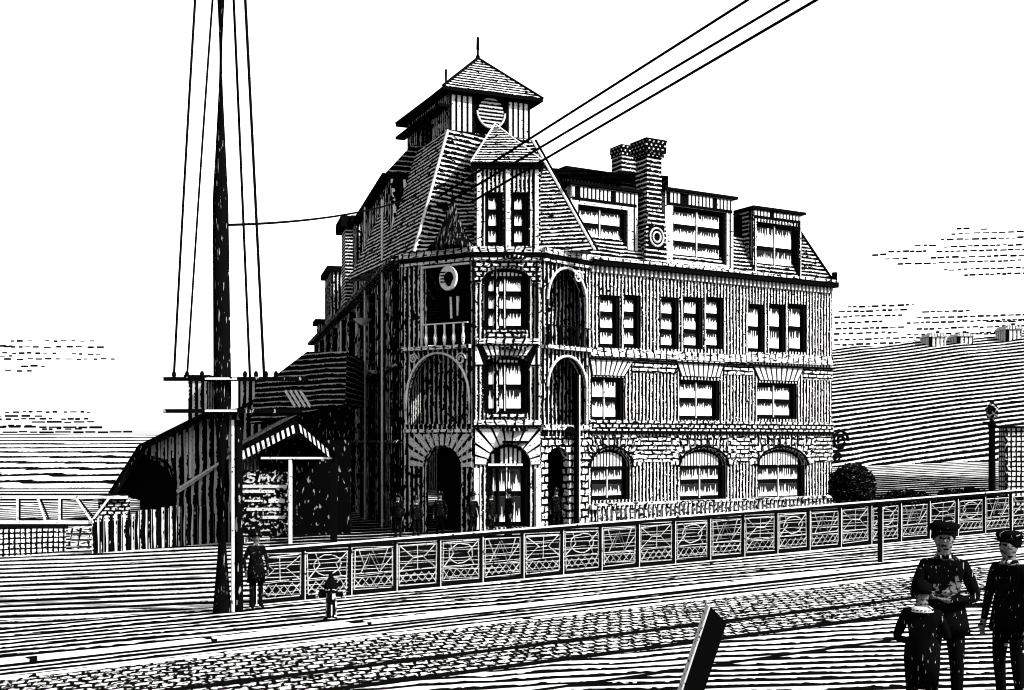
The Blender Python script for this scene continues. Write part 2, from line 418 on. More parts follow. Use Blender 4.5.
def flat_arch(W, tx0,tx1,bx0,bx1,ty,by,n=9):
    a0,zt = W.uz(tx0,ty); a1,_ = W.uz(tx1,ty); b0,_z = W.uz(bx0,by); b1,_ = W.uz(bx1,by); zb = W.uz((bx0+bx1)/2,by)[1]; zt = W.uz((tx0+tx1)/2,ty)[1]
    m = MB(); W.poly(m, [(b0-.05,zb),(b1+.05,zb),(a1+.06,zt),(a0-.06,zt)], .003,.02); m.build('arch_backing','black',ROOT)
    m = MB()
    for k in range(n):
        f0, f1 = (k+.14)/n, (k+.80)/n
        W.poly(m, [(b0+(b1-b0)*f0,zb+.03),(b0+(b1-b0)*f1,zb+.03),(a0+(a1-a0)*f1,zt-.03),(a0+(a1-a0)*f0,zt-.03)], .02,.07)
    m.build('flat_arch','white_bar',ROOT)
def voussoirs(W, u0,u1,zs,rise, bx, n=11, mat='white_bar', gap=.24, bd=.02, backing='black', th=.05):
    """radial stones from the arch ring out to the rectangle bx=(U0,U1,Z0,Z1)"""
    uc = (u0+u1)/2; ru = (u1-u0)/2+.04; rr = rise+.04; U0,U1,Z0,Z1 = bx
    m = MB()
    def inner(a): return (uc-ru*math.cos(a), zs+rr*math.sin(a))
    def outer(a):
        dx, dz = -math.cos(a), math.sin(a)
        t = 1e9
        if dx > 1e-6: t = min(t,(U1-uc)/dx)
        if dx < -1e-6: t = min(t,(U0-uc)/dx)
        if dz > 1e-6: t = min(t,(Z1-zs)/dz)
        return (uc+dx*t, zs+dz*t)
    for k in range(n):
        a0 = math.pi*(k+gap/2)/n; a1 = math.pi*(k+1-gap/2)/n
        am = (a0+a1)/2
        i0,i1,o0,o1 = inner(a0),inner(a1),outer(a0),outer(a1)
        pts = [i0,i1,o1,o0]
        # corner of the rectangle inside the wedge
        for cu,cz in ((U0,Z1),(U1,Z1)):
            ca = math.atan2(cz-zs, -(cu-uc))
            if a0 < ca < a1: pts = [i0,i1,o1,(cu,cz),o0]
        W.poly(m, pts, bd, bd+th)
    m.build('arch_stones', mat, ROOT)

ZC = 11.45    # cornice height
A = (X(403,46.2),46.2); C1 = (X(474,44.35),44.35); C2 = (X(541,44.45),44.45); D = (X(589,46.6),46.6); E = (X(832,53.6),53.6)
vdir = Vector((-0.27,0.963,0)).normalized(); v2 = Vector((-0.42,0.907,0)).normalized()
B = (A[0]-11.2, A[1]+41.5)

# ---- main right facade
WR = Wall(D, E, -.4, ZC)
for (a,b) in ((600,620),(624,641)): window(WR,a,b,295,348,1,3)
for (a,b) in ((661,679),(684,703),(706,724)): window(WR,a,b,297,349,1,3)
for (a,b) in ((748,765),(769,786),(789,807)): window(WR,a,b,304,352,1,2)
for (a,b,y0,y1) in ((580,624,377,421),(679,720,380,420),(757,797,383,419)):
    if a < 590: a = 591
    window(WR,a,b,y0,y1,2,2)
for (a,b,y0) in ((591,630,449),(680,726,449),(758,805,449)):
    u0,u1,z0,z1 = window(WR,a,b,y0,500,2,2,rise=.8,glass='dark_glass_reflections')
    voussoirs(WR,u0,u1,z1-.8,.8,(u0-.55,u1+.55,0,z1+.62),n=13,gap=.4,mat='rough_stone')
WR.build('wall','striped_siding',ROOT)
uu = WR.uz(600,350)
def bandpx(W, x0,x1,y0,y1,xr,d,mat='trim',name='belt_course'):
    z1 = W.uz(xr,y0)[1]; z0 = W.uz(xr,y1)[1]
    u0 = max(0.0, W.uz(x0,y0)[0]); u1 = min(W.L, W.uz(x1,y0)[0])
    return band(W,u0,u1,z0,z1,d,mat,name)
bandpx(WR,589,745,349,357,620,.12); bandpx(WR,745,832,355,364,800,.10)
m = MB(); WR.box(m,0,WR.L,WR.uz(640,350)[1]-.50,WR.uz(640,350)[1]-.42,.004,.17); m.build('belt_course','black',ROOT)
bandpx(WR,632,676,359,373,655,.05,'light_brick','brick_panel'); bandpx(WR,724,752,361,375,738,.05,'light_brick','brick_panel'); bandpx(WR,803,832,367,380,818,.05,'light_brick','brick_panel')
flat_arch(WR,589,634,592,624,358,376,8); flat_arch(WR,675,725,681,719,359,377,9); flat_arch(WR,752,804,759,797,365,381,9)
bandpx(WR,589,832,421,431,700,.09,'fine_brick'); bandpx(WR,589,832,431,434,700,.16,'black')
for a,b in ((632,678),(728,756),(807,832)): bandpx(WR,a,b,436,462,(a+b)/2,.045,'light_brick','brick_panel')
bandpx(WR,589,832,501,505,700,.25,'white_trim','plinth_cap')
for (a,b) in ((591,630),(680,726),(758,805)):
    m = MB(); u0,u1,z0,z1 = WR.rect(a,b,449,500); uc=(u0+u1)/2; ru=(u1-u0)/2+.1; zs=z1-.8; n=14
    m.tube([WR.p(uc-ru*math.cos(math.pi*k/n), zs+.92*math.sin(math.pi*k/n), .09) for k in range(n+1)], .05, 6); m.build('hood_mould','black',ROOT)
# main cornice of the right wing
z = ZC
m = MB(); WR.box(m,0,WR.L+.15,z+.07,z+.18,-.3,.42); m.build('cornice','trim',ROOT)
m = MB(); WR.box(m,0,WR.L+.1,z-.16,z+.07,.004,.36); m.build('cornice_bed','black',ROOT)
m = MB()
nb = 60
for k in range(nb):
    u = WR.L*(k+.3)/nb; WR.box(m,u,u+.09,z-.42,z-.16,.004,.16)
m.build('dentils','white_bar',ROOT)
# right end wall, back
Ep = (E[0]+v2.x*10, E[1]+v2.y*10); Dp = (D[0]+v2.x*14, D[1]+v2.y*14)
WE = Wall(E, Ep, -.4, ZC); WE.build('wall','striped_siding',ROOT)
WB = Wall(Ep, (B[0]+12,B[1]+3), -.6, ZC); WB.build('wall','striped_siding',ROOT)
WB2 = Wall((B[0]+12,B[1]+3), B, -.8, ZC); WB2.build('wall','striped_siding',ROOT)
m = MB(); m.tube([Vector((E[0]+.1,E[1]-.1,ZC+.1)),Vector((E[0]+.1,E[1]-.1,ZC+.6))],.14,8); m.build('corner_knob','black',ROOT)

# mansard of the right wing
def PV(p, z): return Vector((p[0],p[1],z))
dn = WR.n; dd = WR.d
ZM = 14.6
r0 = PV(D,ZC+.18); r1 = PV(E,ZC+.18)+dd*.1; r2 = PV(Ep,ZC+.18); r3 = PV(Dp,ZC+.18)
t0 = r0-dn*1.3+Vector((0,0,ZM-ZC-.18)); t1 = r1-dn*1.3-dd*1.35+Vector((0,0,ZM-ZC-.18)); t2 = r2+dn*1.3-dd*1.35+Vector((0,0,ZM-ZC-.18)); t3 = r3+dn*1.3+Vector((0,0,ZM-ZC-.18))
m = MB(); m.face([r0,r1,t1,t0]); m.face([r1,r2,t2,t1]); m.face([r2,r3,t3,t2]); m.face([t0,t1,t2,t3])
m.build('roof','slate',ROOT)
m = MB(); m.tube([t0+Vector((0,0,.05)),t1+Vector((0,0,.05)),t2],.12,6); m.tube([r1,t1],.08,6); m.build('roof_edge','black',ROOT)

def dormer(px0,px1,py0,py1,off,wx,cols,rows,W=WR,back=2.5,face='white_trim',top=.5,cheek='slate'):
    """flat topped dormer; front face sits off metres behind the wall plane"""
    u0,zt = W.uz(px0,py0); u1,_ = W.uz(px1,py0); zb = W.uz((px0+px1)/2,py1)[1]; zt = W.uz((px0+px1)/2,py0)[1]
    Wd = Wall(tuple((W.p(u0,0,-off)).xy), tuple((W.p(u1,0,-off)).xy), zb, zt, .3)
    a,b,c_,e = wx
    window(Wd,a,b,c_,e,cols,rows)
    Wd.build('dormer_front',face,ROOT)
    L = Wd.L
    m = MB()
    Wd.box(m,-.02,.10,zb,zt,-back,-.3); Wd.box(m,L-.10,L+.02,zb,zt,-back,-.3); m.build('dormer_cheek',cheek,ROOT)
    m = MB(); Wd.box(m,-.15,L+.15,zt+.001,zt+.13,-back,.18); m.build('dormer_roof','black',ROOT)
    # stripes under the eave
    m = MB(); n = int(L/.2)
    for k in range(n):
        if random.random()<.85: Wd.box(m,L*(k+.2)/n,L*(k+.75)/n,zt-top,zt-.06,.02,.06)
    m.build('eave_slats','white_bar',ROOT)
    m = MB(); Wd.box(m,.06,L-.06,zt-top-.12,zt-.02,.002,.02)
    Wd.box(m,L-.22,L-.16,zb+.1,zt-top,.003,.03)
    m.build('frieze','black',ROOT)
    m = MB(); Wd.box(m,0,L,zb,zb+.12,.004,.12); m.build('dormer_sill','trim',ROOT)
    return Wd
dormer(574,641,188,266,.24,(578,628,207,261),2,3,back=1.6)
dormer(666,734,195,268,.05,(673,727,209,263),2,3)
dormer(754,802,212,278,.05,(757,799,224,274),2,2,face='striped_siding',top=.28)
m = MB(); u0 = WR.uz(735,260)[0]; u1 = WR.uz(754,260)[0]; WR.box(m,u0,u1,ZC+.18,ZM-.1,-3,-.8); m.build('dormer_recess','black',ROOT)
# striped parapet behind first dormer
WA_ = Wall(tuple(WR.p(-2.5,0,-3.2).xy), tuple(WR.p(6,0,-3.2).xy), 0, 20)
ua = WA_.uz(566,180)[0]; ub = WA_.uz(640,180)[0]; za = WA_.uz(600,190)[1]; zb = WA_.uz(600,174)[1]
m = MB(); WA_.box(m,ua,ub,za-1,zb,-2,0); m.build('attic_storey','striped_siding',ROOT)
m = MB(); WA_.box(m,ua-.1,ub+.1,zb+.002,zb+.12,-2.2,.15); WA_.box(m,ua,ub,za-.25,za-.1,.003,.12); m.build('attic_roof','black',ROOT)
# chimneys
def chim(pc, hw, zb, zcap, ztop, dep, flare=None, W=WR, off=.0, label=None, capw=.28):
    u = W.uz(pc,240)[0]
    m = MB()
    W.box(m,u-hw,u+hw,zb,zcap,-off-dep,-off)
    if flare:
        zf = flare; W.poly(m,[(u-hw-.18,zb),(u+hw+.18,zb),(u+hw+.15,zf-.5),(u+hw,zf+.3),(u-hw,zf+.3),(u-hw-.15,zf-.5)],-off,.14-off)
    o = m.build('chimney','chimney_brick',ROOT)
    c = MB()
    W.box(c,u-hw-capw*.5,u+hw+capw*.5,zcap,zcap+.18,-off-dep-capw*.5,-off+capw*.5)
    W.box(c,u-hw-capw,u+hw+capw,zcap+.18,ztop-.12,-off-dep-capw,-off+capw)
    W.box(c,u-hw-capw*1.15,u+hw+capw*1.15,ztop-.12,ztop,-off-dep-capw*1.15,-off+capw*1.15)
    c.build('chimney_cap','chimney_top',o)
    return u,o
u,o = chim(653,.40,ZC+.18,16.3,17.05,.85,13.6,off=-.10,capw=.15)
m = MB()
zz = WR.uz(652,238)[1]
for rr in (.36,.2): m.tube([WR.p(u+rr*math.cos(a*math.pi/8), zz+rr*1.1*math.sin(a*math.pi/8), .28) for a in range(17)],.045,5)
m.build('medallion','white_bar',o)
m = MB(); WR.box(m,u-.42,u+.42,zz-.5,zz+.5,.2405,.27); m.build('medallion_panel','black',o)
chim(623,.5,14.3,17.0,17.5,.8,W=WA_,off=-.6,capw=.06)

# scroll bracket at the right corner
def scroll(W,u,z,r,d,mat='black',turns=1.6,name='scroll_bracket',rad=.06,flip=1):
    m = MB(); pts = []
    for k in range(26):
        a = k/25*turns*2*math.pi; q = r*(1-.75*k/25); pts.append(W.p(u+flip*q*math.cos(a),z+q*math.sin(a),d))
    m.tube(pts,rad,6); return m.build(name,mat,ROOT)
scroll(WR,WR.L+.45,WR.uz(832,441)[1],.55,.1,'black',rad=.075)
scroll(WR,WR.L+.25,WR.uz(832,458)[1],.26,.1,'black',rad=.07)

# ---- tower front (centre bay)
WT = Wall(C1, C2, -.3, 11.6)
u0,u1,z0,z1 = window(WT,484,529,268,330,2,3,rise=.35)
window(WT,484,529,356,413,2,2,rise=.3)
u0g,u1g,z0g,z1g = window(WT,487,530,444,527,2,2,rise=.85,kind='door',jl=.16,jr=.3,glass='dark_glass_reflections')
WT.build('wall','tower_siding',ROOT)
def tb(y0,y1,d,mat='trim',x0=474,x1=541,name='belt_course'):
    return bandpx(WT,x0,x1,y0,y1,508,d,mat,name)
m = MB(); ut = WT.uz(484,260)[0]; ut2 = WT.uz(529,260)[0]
zA = WT.uz(508,257)[1]; zB = WT.uz(508,283)[1]; zM = WT.uz(508,268)[1]
WT.poly(m,[(0.02,zB),(ut-.12,zB),(ut-.12,zB+.12),(ut+.3,zM+.06),(ut2-.3,zM+.06),(ut2+.12,zB+.12),(ut2+.12,zB),(WT.L-.02,zB),(WT.L-.02,zA),(.02,zA)],.004,.09); m.build('window_head','fine_brick',ROOT)
tb(331,338,.16,'fine_brick',487,526,'sill'); tb(339,344,.24,'trim',477,539)
m = MB()
zt,zb_ = WT.uz(508,345)[1], WT.uz(508,362)[1]; n=9
a0,a1 = WT.uz(476,345)[0],WT.uz(540,345)[0]; b0,b1 = WT.uz(487,360)[0],WT.uz(527,360)[0]
WT.poly(m,[(.03,zb_-.15),(b0-.12,zb_-.15),(b0+.1,zt-.45),(b1-.1,zt-.45),(b1+.12,zb_-.15),(WT.L-.03,zb_-.15),(WT.L-.03,zt),(.03,zt)],.004,.03); m.build('arch_backing','black',ROOT)
m = MB()
for k in range(n):
    f0,f1=(k+.16)/n,(k+.78)/n
    WT.poly(m,[(b0+(b1-b0)*f0,zt-.42),(b0+(b1-b0)*f1,zt-.42),(a0+.25+(a1-a0-.5)*f1,zt-.04),(a0+.25+(a1-a0-.5)*f0,zt-.04)],.03,.07)
WT.poly(m,[(.05,zb_-.1),(b0-.16,zb_-.1),(.12,zt-.08),(.05,zt-.05)],.03,.08)
WT.poly(m,[(b1+.16,zb_-.1),(WT.L-.05,zb_-.1),(WT.L-.05,zt-.05),(WT.L-.12,zt-.08)],.03,.08)
m.build('flat_arch','white_bar',ROOT)
tb(413,418,.16,'fine_brick',487,527,'sill'); tb(420,425,.2,'trim'); tb(425,427,.23,'black')
zt = WT.uz(508,428)[1]; zsp = z1g-.85
m = MB()
# dark backing ring built as radial wedges without gaps
uc=(u0g+u1g)/2
voussoirs(WT,u0g,u1g,zsp,.85,(.03,WT.L-.03,0,zt),n=16,mat='black',gap=0,bd=.003,th=.02)
voussoirs(WT,u0g,u1g,zsp,.85,(.05,WT.L-.05,0,zt-.03),n=11,gap=.22,bd=.024,th=.05)
band(WT,u0g+.05,u1g-.3,zsp-.03,zsp+.06,.02,'white_bar','transom')
for a in (0,WT.L-.2): band(WT,a,a+.2,zsp-2.6,zsp-.12,.08,'white_bar','door_pilaster')
m = MB()
for uu_ in (0.03,WT.L-.13):
    for za,zb2 in ((-.1,WT.uz(508,428)[1]),):
        pass
    WT.box(m,uu_-.1,uu_+.0,zsp+1.6,11.3,.004,.10)
m.build('corner_strip','black',ROOT)
# tower upper face (dormer) above cornice
zD0 = 11.6; zD1 = WT.uz(508,164)[1]
WD = Wall(C1, C2, zD0, zD1, .3)
WD.a = WD.a+WD.d*.12; WD.L -= .22
window(WD,485,503,192,246,1,3); window(WD,511,529,192,246,1,3)
WD.build('wall','tower_siding',ROOT)
m = MB()
for q in (0,WD.L-.14,WD.L/2-.07): WD.box(m,q,q+.14,zD0,zD1,.004,.07)
m.build('gable_post','white_trim',ROOT)
m = MB(); WD.box(m,-.1,.1,zD0,zD1,-3.5,-.3); WD.box(m,WD.L-.1,WD.L+.1,zD0,zD1,-3.5,-.3); m.build('dormer_cheek','slate',ROOT)
# cornice across the whole tower
WL = Wall(A, C1, -.3, 11.6); WQ = Wall(C2, D, 4.05, 11.6); WQL = Wall(C2, D, -.3, 4.05)
for W_ in (WL,WT,WQ):
    m = MB(); W_.box(m,-.02,W_.L+.02,11.45,11.66,-.4,.26); m.build('cornice','trim',ROOT)
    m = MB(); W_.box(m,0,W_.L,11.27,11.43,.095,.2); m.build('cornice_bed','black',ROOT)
    m = MB(); W_.box(m,0,W_.L,11.14,11.25,.095,.16); m.build('cornice_fillet','trim',ROOT)

# left bay: shadowed porch bays (openings with depth)
zb1 = WL.uz(437,347)[1]; zb0 = WL.uz(437,428)[1]
h = WL.rect(424,470,262,345); WL.hole(h[0],h[1],h[2],h[3],0)
h2 = WL.rect(407,470,353,424); WL.hole(h2[0],h2[1],h2[2],h2[3],1.9)
h3 = WL.rect(424,461,446,545); WL.hole(h3[0],h3[1],-.25,h3[3],.9)
WL.th=.3
WL.build('wall','dark_shaded_siding',ROOT)
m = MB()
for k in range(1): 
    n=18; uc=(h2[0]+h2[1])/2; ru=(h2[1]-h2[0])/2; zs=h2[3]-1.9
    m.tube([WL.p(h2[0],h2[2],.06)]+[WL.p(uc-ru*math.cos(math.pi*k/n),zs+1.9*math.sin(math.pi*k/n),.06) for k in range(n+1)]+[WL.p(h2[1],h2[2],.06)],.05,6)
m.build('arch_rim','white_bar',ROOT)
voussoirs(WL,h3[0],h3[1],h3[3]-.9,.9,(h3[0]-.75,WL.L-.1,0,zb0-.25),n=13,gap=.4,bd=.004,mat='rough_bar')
for (hh,mt) in ((h,'black'),(h2,'dark_shaded_siding'),(h3,'black')):
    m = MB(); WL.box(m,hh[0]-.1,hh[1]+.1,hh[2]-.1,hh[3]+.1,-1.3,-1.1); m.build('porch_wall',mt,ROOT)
band(WL,.1,WL.L-.05,zb1-.12,zb1+.02,.3,'trim','balcony_floor'); band(WL,.1,WL.L-.05,zb0-.18,zb0-.05,.12,'trim')
m = MB(); WL.box(m,h[0]-.12,h[0]-.04,zb1,11.2,.004,.08); WL.box(m,h[0]-.1,h[1],11.0,11.08,.004,.1); m.build('porch_frame','white_bar',ROOT)
def balcony(W,u0,u1,z0,hgt,n,mt='white_bar'):
    m = MB(); W.box(m,u0,u1,z0+hgt-.05,z0+hgt,.12,.2)
    for k in range(n):
        u = u0+(u1-u0)*(k+.5)/n; c = W.p(u,z0,.16); m.lathe(c,[(.03,.02),(.07,.2),(.08,.35),(.04,.55),(.05,hgt-.06)],8)
    m.build('balcony_rail',mt,ROOT)
balcony(WL,h[0],h[1],zb1,.95,5)
# globe / clock hanging in left bay
u,zc_ = WL.uz(452,279)
m = MB(); c = WL.p(u,zc_,.2)
m.prism([c+WL.d*.42*math.cos(a*math.pi/12)+Vector((0,0,.50*math.sin(a*math.pi/12))) for a in range(24)], WL.n*.12); ck = m.build('clock_face','white_bar',ROOT)
m = MB(); c2 = WL.p(u+.06,zc_-.04,.322)
m.prism([c2+WL.d*.24*math.cos(a*math.pi/8)*(1 if a<9 else .7)+Vector((0,0,.30*math.sin(a*math.pi/8))) for a in range(16)], WL.n*.02); m.build('clock_dial','black',ck)
m = MB()
for k in range(4): WL.box(m,u-.34,u-.1,zc_+.22-.13*k,zc_+.27-.13*k,.323,.35)
m.build('clock_marks','black',ck)
# little draped figures of plaster below clock
m = MB(); m.tube([WL.p(u-.2,zc_-.7,-.2),WL.p(u-.1,zc_-1.6,-.1)],.05,6); m.tube([WL.p(u+.15,zc_-.7,-.2),WL.p(u+.2,zc_-1.5,-.1)],.07,6,.03); m.build('porch_brackets','white_bar',ROOT)

# right recess bay
hq = WQ.rect(547,586,268,345); WQ.hole(hq[0],hq[1],hq[2],hq[3],1.4)
hq2 = WQ.rect(547,586,356,424); WQ.hole(hq2[0],hq2[1],hq2[2],hq2[3],1.3)
hq3 = WQ.rect(548,569,447,545); WQL.hole(hq3[0],hq3[1],0,hq3[3],.5)
WQ.build('wall','dark_shaded_siding',ROOT); WQL.build('wall','rough_stone',ROOT)
for (hh,mt) in ((hq,'dark_shaded_siding'),(hq2,'dark_shaded_siding'),(hq3,'black')):
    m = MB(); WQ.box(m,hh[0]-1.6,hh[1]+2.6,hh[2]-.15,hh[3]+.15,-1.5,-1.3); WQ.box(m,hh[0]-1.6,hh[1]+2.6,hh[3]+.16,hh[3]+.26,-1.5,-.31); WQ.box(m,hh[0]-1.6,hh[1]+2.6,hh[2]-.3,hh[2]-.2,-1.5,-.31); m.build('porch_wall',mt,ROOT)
m = MB(); n=14
for hh,rs in ((hq,1.4),(hq2,1.3)):
    uc=(hh[0]+hh[1])/2; ru=(hh[1]-hh[0])/2; zs=hh[3]-rs
    m.tube([WQ.p(uc-ru*math.cos(math.pi*k/n),zs+rs*math.sin(math.pi*k/n),.05) for k in range(n+1)]+[WQ.p(hh[1],hh[2],.05)],.055,6)
m.build('arch_rim','white_bar',ROOT)
zq = WQ.uz(566,347)[1]
band(WQ,0,WQ.L,zq-.14,zq,.3,'trim','balcony_floor'); balcony(WQ,.1,WQ.L-.1,zq,.85,8,'black'); band(WQ,0,WQ.L,WQ.uz(560,430)[1],WQ.uz(560,425)[1],.15,'trim')
scroll(WL,WL.uz(462,358)[0],WL.uz(462,359)[1],.26,.12,'white_bar',rad=.035)
scroll(WL,WL.uz(415,358)[0],WL.uz(415,359)[1],.2,.12,'white_bar',rad=.03)
scroll(WQ,WQ.uz(566,434)[0],WQ.uz(566,434)[1],.3,.2,'black',rad=.07)
scroll(WQ,WQ.uz(577,277)[0],WQ.uz(577,277)[1],.28,.08,'white_bar',rad=.04)
m = MB(); u = WQ.uz(573,430)[0]
WQ.box(m,u-.10,u+.03,-.1,6.6,.12,.3); m.build('porch_column','black',ROOT)
m = MB(); WQ.box(m,u+.03,u+.09,-.1,6.6,.12,.32); m.build('porch_column_edge','white_bar',ROOT)

# tower roof, belfry
FL = Vector((X(449,46.6),46.6,0)); fr = Vector((0.907,0.38,0)).normalized(); BWd = 3.75; BDp = 5.3
FR = FL+fr*BWd; BL = FL+v2*BDp; BR = FR+v2*BDp
ZB0 = FL.y*(HZ-131)/F+H; ZB1 = ZB0+1.75
e0 = Vector((X(414,45.3),45.3,11.665)); e1 = Vector((X(595,45.0),45.0,11.665)); e3 = e0+v2*9.5; e2 = e1+v2*9.0
def zz(v,z): return Vector((v.x,v.y,z))
m = MB()
f0,f1,f2,f3 = zz(FL-fr*.08-v2*.08,ZB0),zz(FR+fr*.08-v2*.08,ZB0),zz(BR+fr*.08+v2*.08,ZB0),zz(BL-fr*.08+v2*.08,ZB0)
m.face([e0,e1,f1,f0]); m.face([e1,e2,f2,f1]); m.face([e2,e3,f3,f2]); m.face([e3,e0,f0,f3]); m.face([f0,f1,f2,f3]); m.face([e0,e3,e2,e1])
tr = m.build('roof','slate',ROOT)
m = MB(); m.tube([e0+Vector((0,-.03,0)),f0+Vector((0,-.03,0))],.06,6); m.tube([e1,f1],.06,6); m.build('roof_hip','white_bar',tr)
m = MB(); m.tube([e1+fr*.12,f1+fr*.14],.06,6); m.build('roof_hip','black',tr)
# front gable hood over centre bay
hz = zD1
ga = WD.p(-.25,hz,.3); gb = WD.p(WD.L+.25,hz,.3); gc = WD.p(WD.L+.25,hz,-3.2); gd = WD.p(-.25,hz,-3.2)
ap = P(495,124,46.3); ap2 = ap+Vector((0,1.6,0))
m = MB(); m.face([ga,gb,ap]); m.face([gb,gc,ap2,ap]); m.face([gd,ga,ap,ap2]); m.face([ga,gd,gc,gb]); gr = m.build('gable_roof','slate',ROOT)
m = MB(); m.tube([ga,ap],.04,6); m.tube([gb,ap],.04,6); m.build('gable_edge','white_bar',gr)
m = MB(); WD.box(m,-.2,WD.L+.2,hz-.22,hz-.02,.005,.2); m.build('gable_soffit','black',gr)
# belfry
bf = MB()
class LocalW(Wall): pass
WF = Wall(tuple(FL.xy), tuple(FR.xy), ZB0, ZB1, .25)
WF.hole(BWd*.32,BWd*.68,ZB0+.02,ZB1-.12,.3)
WF.build('belfry_front','black',ROOT)
for a,b in ((.02,.29),(.72,.98)):
    n = 4; m = MB()
    for k in range(n):
        q0 = BWd*(a+(b-a)*(k+.15)/n); q1 = BWd*(a+(b-a)*(k+.72)/n); WF.box(m,q0,q1,ZB0+.05,ZB1-.2,.004,.05)
    m.build('belfry_panel','white_bar',ROOT)
WS = Wall(tuple(BL.xy), tuple(FL.xy), ZB0-1.2, ZB1, .25); WS.hole(1.4,3.2,ZB0,ZB1-.3,.3); WS.build('belfry_side','dark_shaded_siding',ROOT)
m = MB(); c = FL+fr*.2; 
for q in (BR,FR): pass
Wx = Wall(tuple(FR.xy),tuple(BR.xy),ZB0,ZB1,.25); Wx.hole(1.4,3.2,ZB0+.1,ZB1-.3,.3); Wx.build('belfry_side','dark_shaded_siding',ROOT)
Wy = Wall(tuple(BR.xy),tuple(BL.xy),ZB0,ZB1,.25); Wy.build('belfry_back','dark_shaded_siding',ROOT)
# bell
cb = WF.p(BWd*.5,ZB0+.98,.03)
m = MB(); m.prism([cb+WF.d*.58*math.cos(a*math.pi/14)+Vector((0,0,.62*math.sin(a*math.pi/14))) for a in range(28)], WF.n*.08); bl = m.build('bell','bell_metal',ROOT)
m = MB(); m.tube([cb+WF.n*.1+WF.d*.64*math.cos(a*math.pi/14)+Vector((0,0,.68*math.sin(a*math.pi/14))) for a in range(14,29)],.04,5); m.build('bell_rim','white_bar',bl)
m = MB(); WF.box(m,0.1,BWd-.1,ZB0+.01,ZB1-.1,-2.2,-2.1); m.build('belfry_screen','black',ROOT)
# belfry hip roof
ov = .42; zE = ZB1
q0 = zz(FL-fr*ov-v2*ov,zE); q1 = zz(FR+fr*ov-v2*ov,zE); q2 = zz(BR+fr*ov+v2*ov,zE); q3 = zz(BL-fr*ov+v2*ov,zE)
mf = (FL+FR)/2; mb_ = (BL+BR)/2
ra = zz(mf+v2*1.35,20.75); rb = zz(mb_-v2*.1,20.65)
m = MB(); m.face([q0,q1,ra]); m.face([q1,q2,rb,ra]); m.face([q2,q3,rb]); m.face([q3,q0,ra,rb]); br = m.build('belfry_roof','slate',ROOT)
m = MB()
up = Vector((0,0,.14))
m.hexa([q0-up,q1-up,q2-up,q3-up],[q0-Vector((0,0,.004)),q1-Vector((0,0,.004)),q2-Vector((0,0,.004)),q3-Vector((0,0,.004))])
for a,b in ((q0,ra),(q1,ra),(q3,rb),(ra,rb)): m.tube([a,b],.07,6)
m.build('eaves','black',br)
m = MB()
m.lathe(ra,[(.1,-.1),(.09,.1),(.05,.16),(.05,.35),(.075,.4),(.06,.9),(.03,.95)],8); m.lathe(rb,[(.1,-.1),(.08,.1),(.05,.16),(.06,.75),(.03,.8)],8)
m.build('finial','black',br)
m = MB()
zl = ZB0-.1
Wc = WS; Wc.box(m,-.4,WS.L+.05,ZB0+1.0,ZB0+1.12,.0,.45); m.build('side_hood','black',ROOT)

# cone turret on left bay corner
c = WL.p(WL.uz(453,250)[0],11.66,.05)
m = MB(); m.lathe(c,[(1.0,0),(1.0,.10),(.82,.22),(.60,.6),(.36,1.15),(.16,1.65),(.05,2.0)],20); ct = m.build('turret_roof','cone_metal',ROOT,smooth=True)
m = MB(); m.lathe(c+Vector((0,0,1.95)),[(.05,0),(.08,.1),(.03,.2),(.02,.6)],8); m.build('finial','black',ct)

# ---- left wing (long side towards the platforms)
WW = Wall(B, A, -.8, ZC)
L = WW.L
def lw(u): return L-u     # distance from tower corner
cols_u = []
k = 2.0
while k < 40:
    for (z0,z1,rs) in ((.6,3.4,.8),(4.5,6.6,.6),(7.9,10.2,0)):
        u0 = lw(k+1.5); u1 = lw(k)
        WW.hole(u0,u1,z0,z1,rs)
        f = MB(); WW.box(f,u0+.003,u1-.003,z0+.003,z1-.003,-.33,-.24); fo = f.build('window','black',ROOT)
        pm = MB()
        for j in range(2):
            a = z0+.1+(z1-z0-rs-.1)*j/2; b = a+(z1-z0-rs-.2)*.42; kk = len(pm.f)
            WW.box(pm,u0+.2,u1-.8,a,b,-.24,-.2)
            for fi in range(kk,len(pm.f)): pm.uv[fi] = [(0,0.02),(1,.02),(1,.98),(0,.98)]
        pm.build('pane','dark_trim',fo)
    k += 3.4 if k < 12 else 4.6
WW.build('wall','shaded_wing_siding',ROOT)
m = MB()
for k in (1.0,5.0,8.6,11.9,16.6,21.1,25.8,30.2,35,39.5): WW.box(m,lw(k)-.14,lw(k)+.14,-.5,ZC-.3,.004,.28)
m.build('pilaster','iron',ROOT)
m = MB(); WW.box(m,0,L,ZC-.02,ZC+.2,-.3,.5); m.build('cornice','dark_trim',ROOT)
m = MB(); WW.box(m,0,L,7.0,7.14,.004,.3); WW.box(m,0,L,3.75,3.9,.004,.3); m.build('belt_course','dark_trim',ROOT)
# white lamp shades on the side wall
for (px,py,s_) in ((375,322,.6),(386,372,.3)):
    u,z_ = WW.uz(px,py)
    c = WW.p(u,z_,.6)
    m = MB(); m.lathe(c,[(.06*s_,.25*s_),(.2*s_,.1*s_),(.8*s_,.22*s_),(.4*s_,-.12*s_),(.12*s_,-.3*s_)],12); lo = m.build('wall_lamp','white_bar',ROOT)
    m = MB(); m.tube([c,WW.p(u,z_+.2,0)],.04,6); m.build('lamp_arm','black',lo)
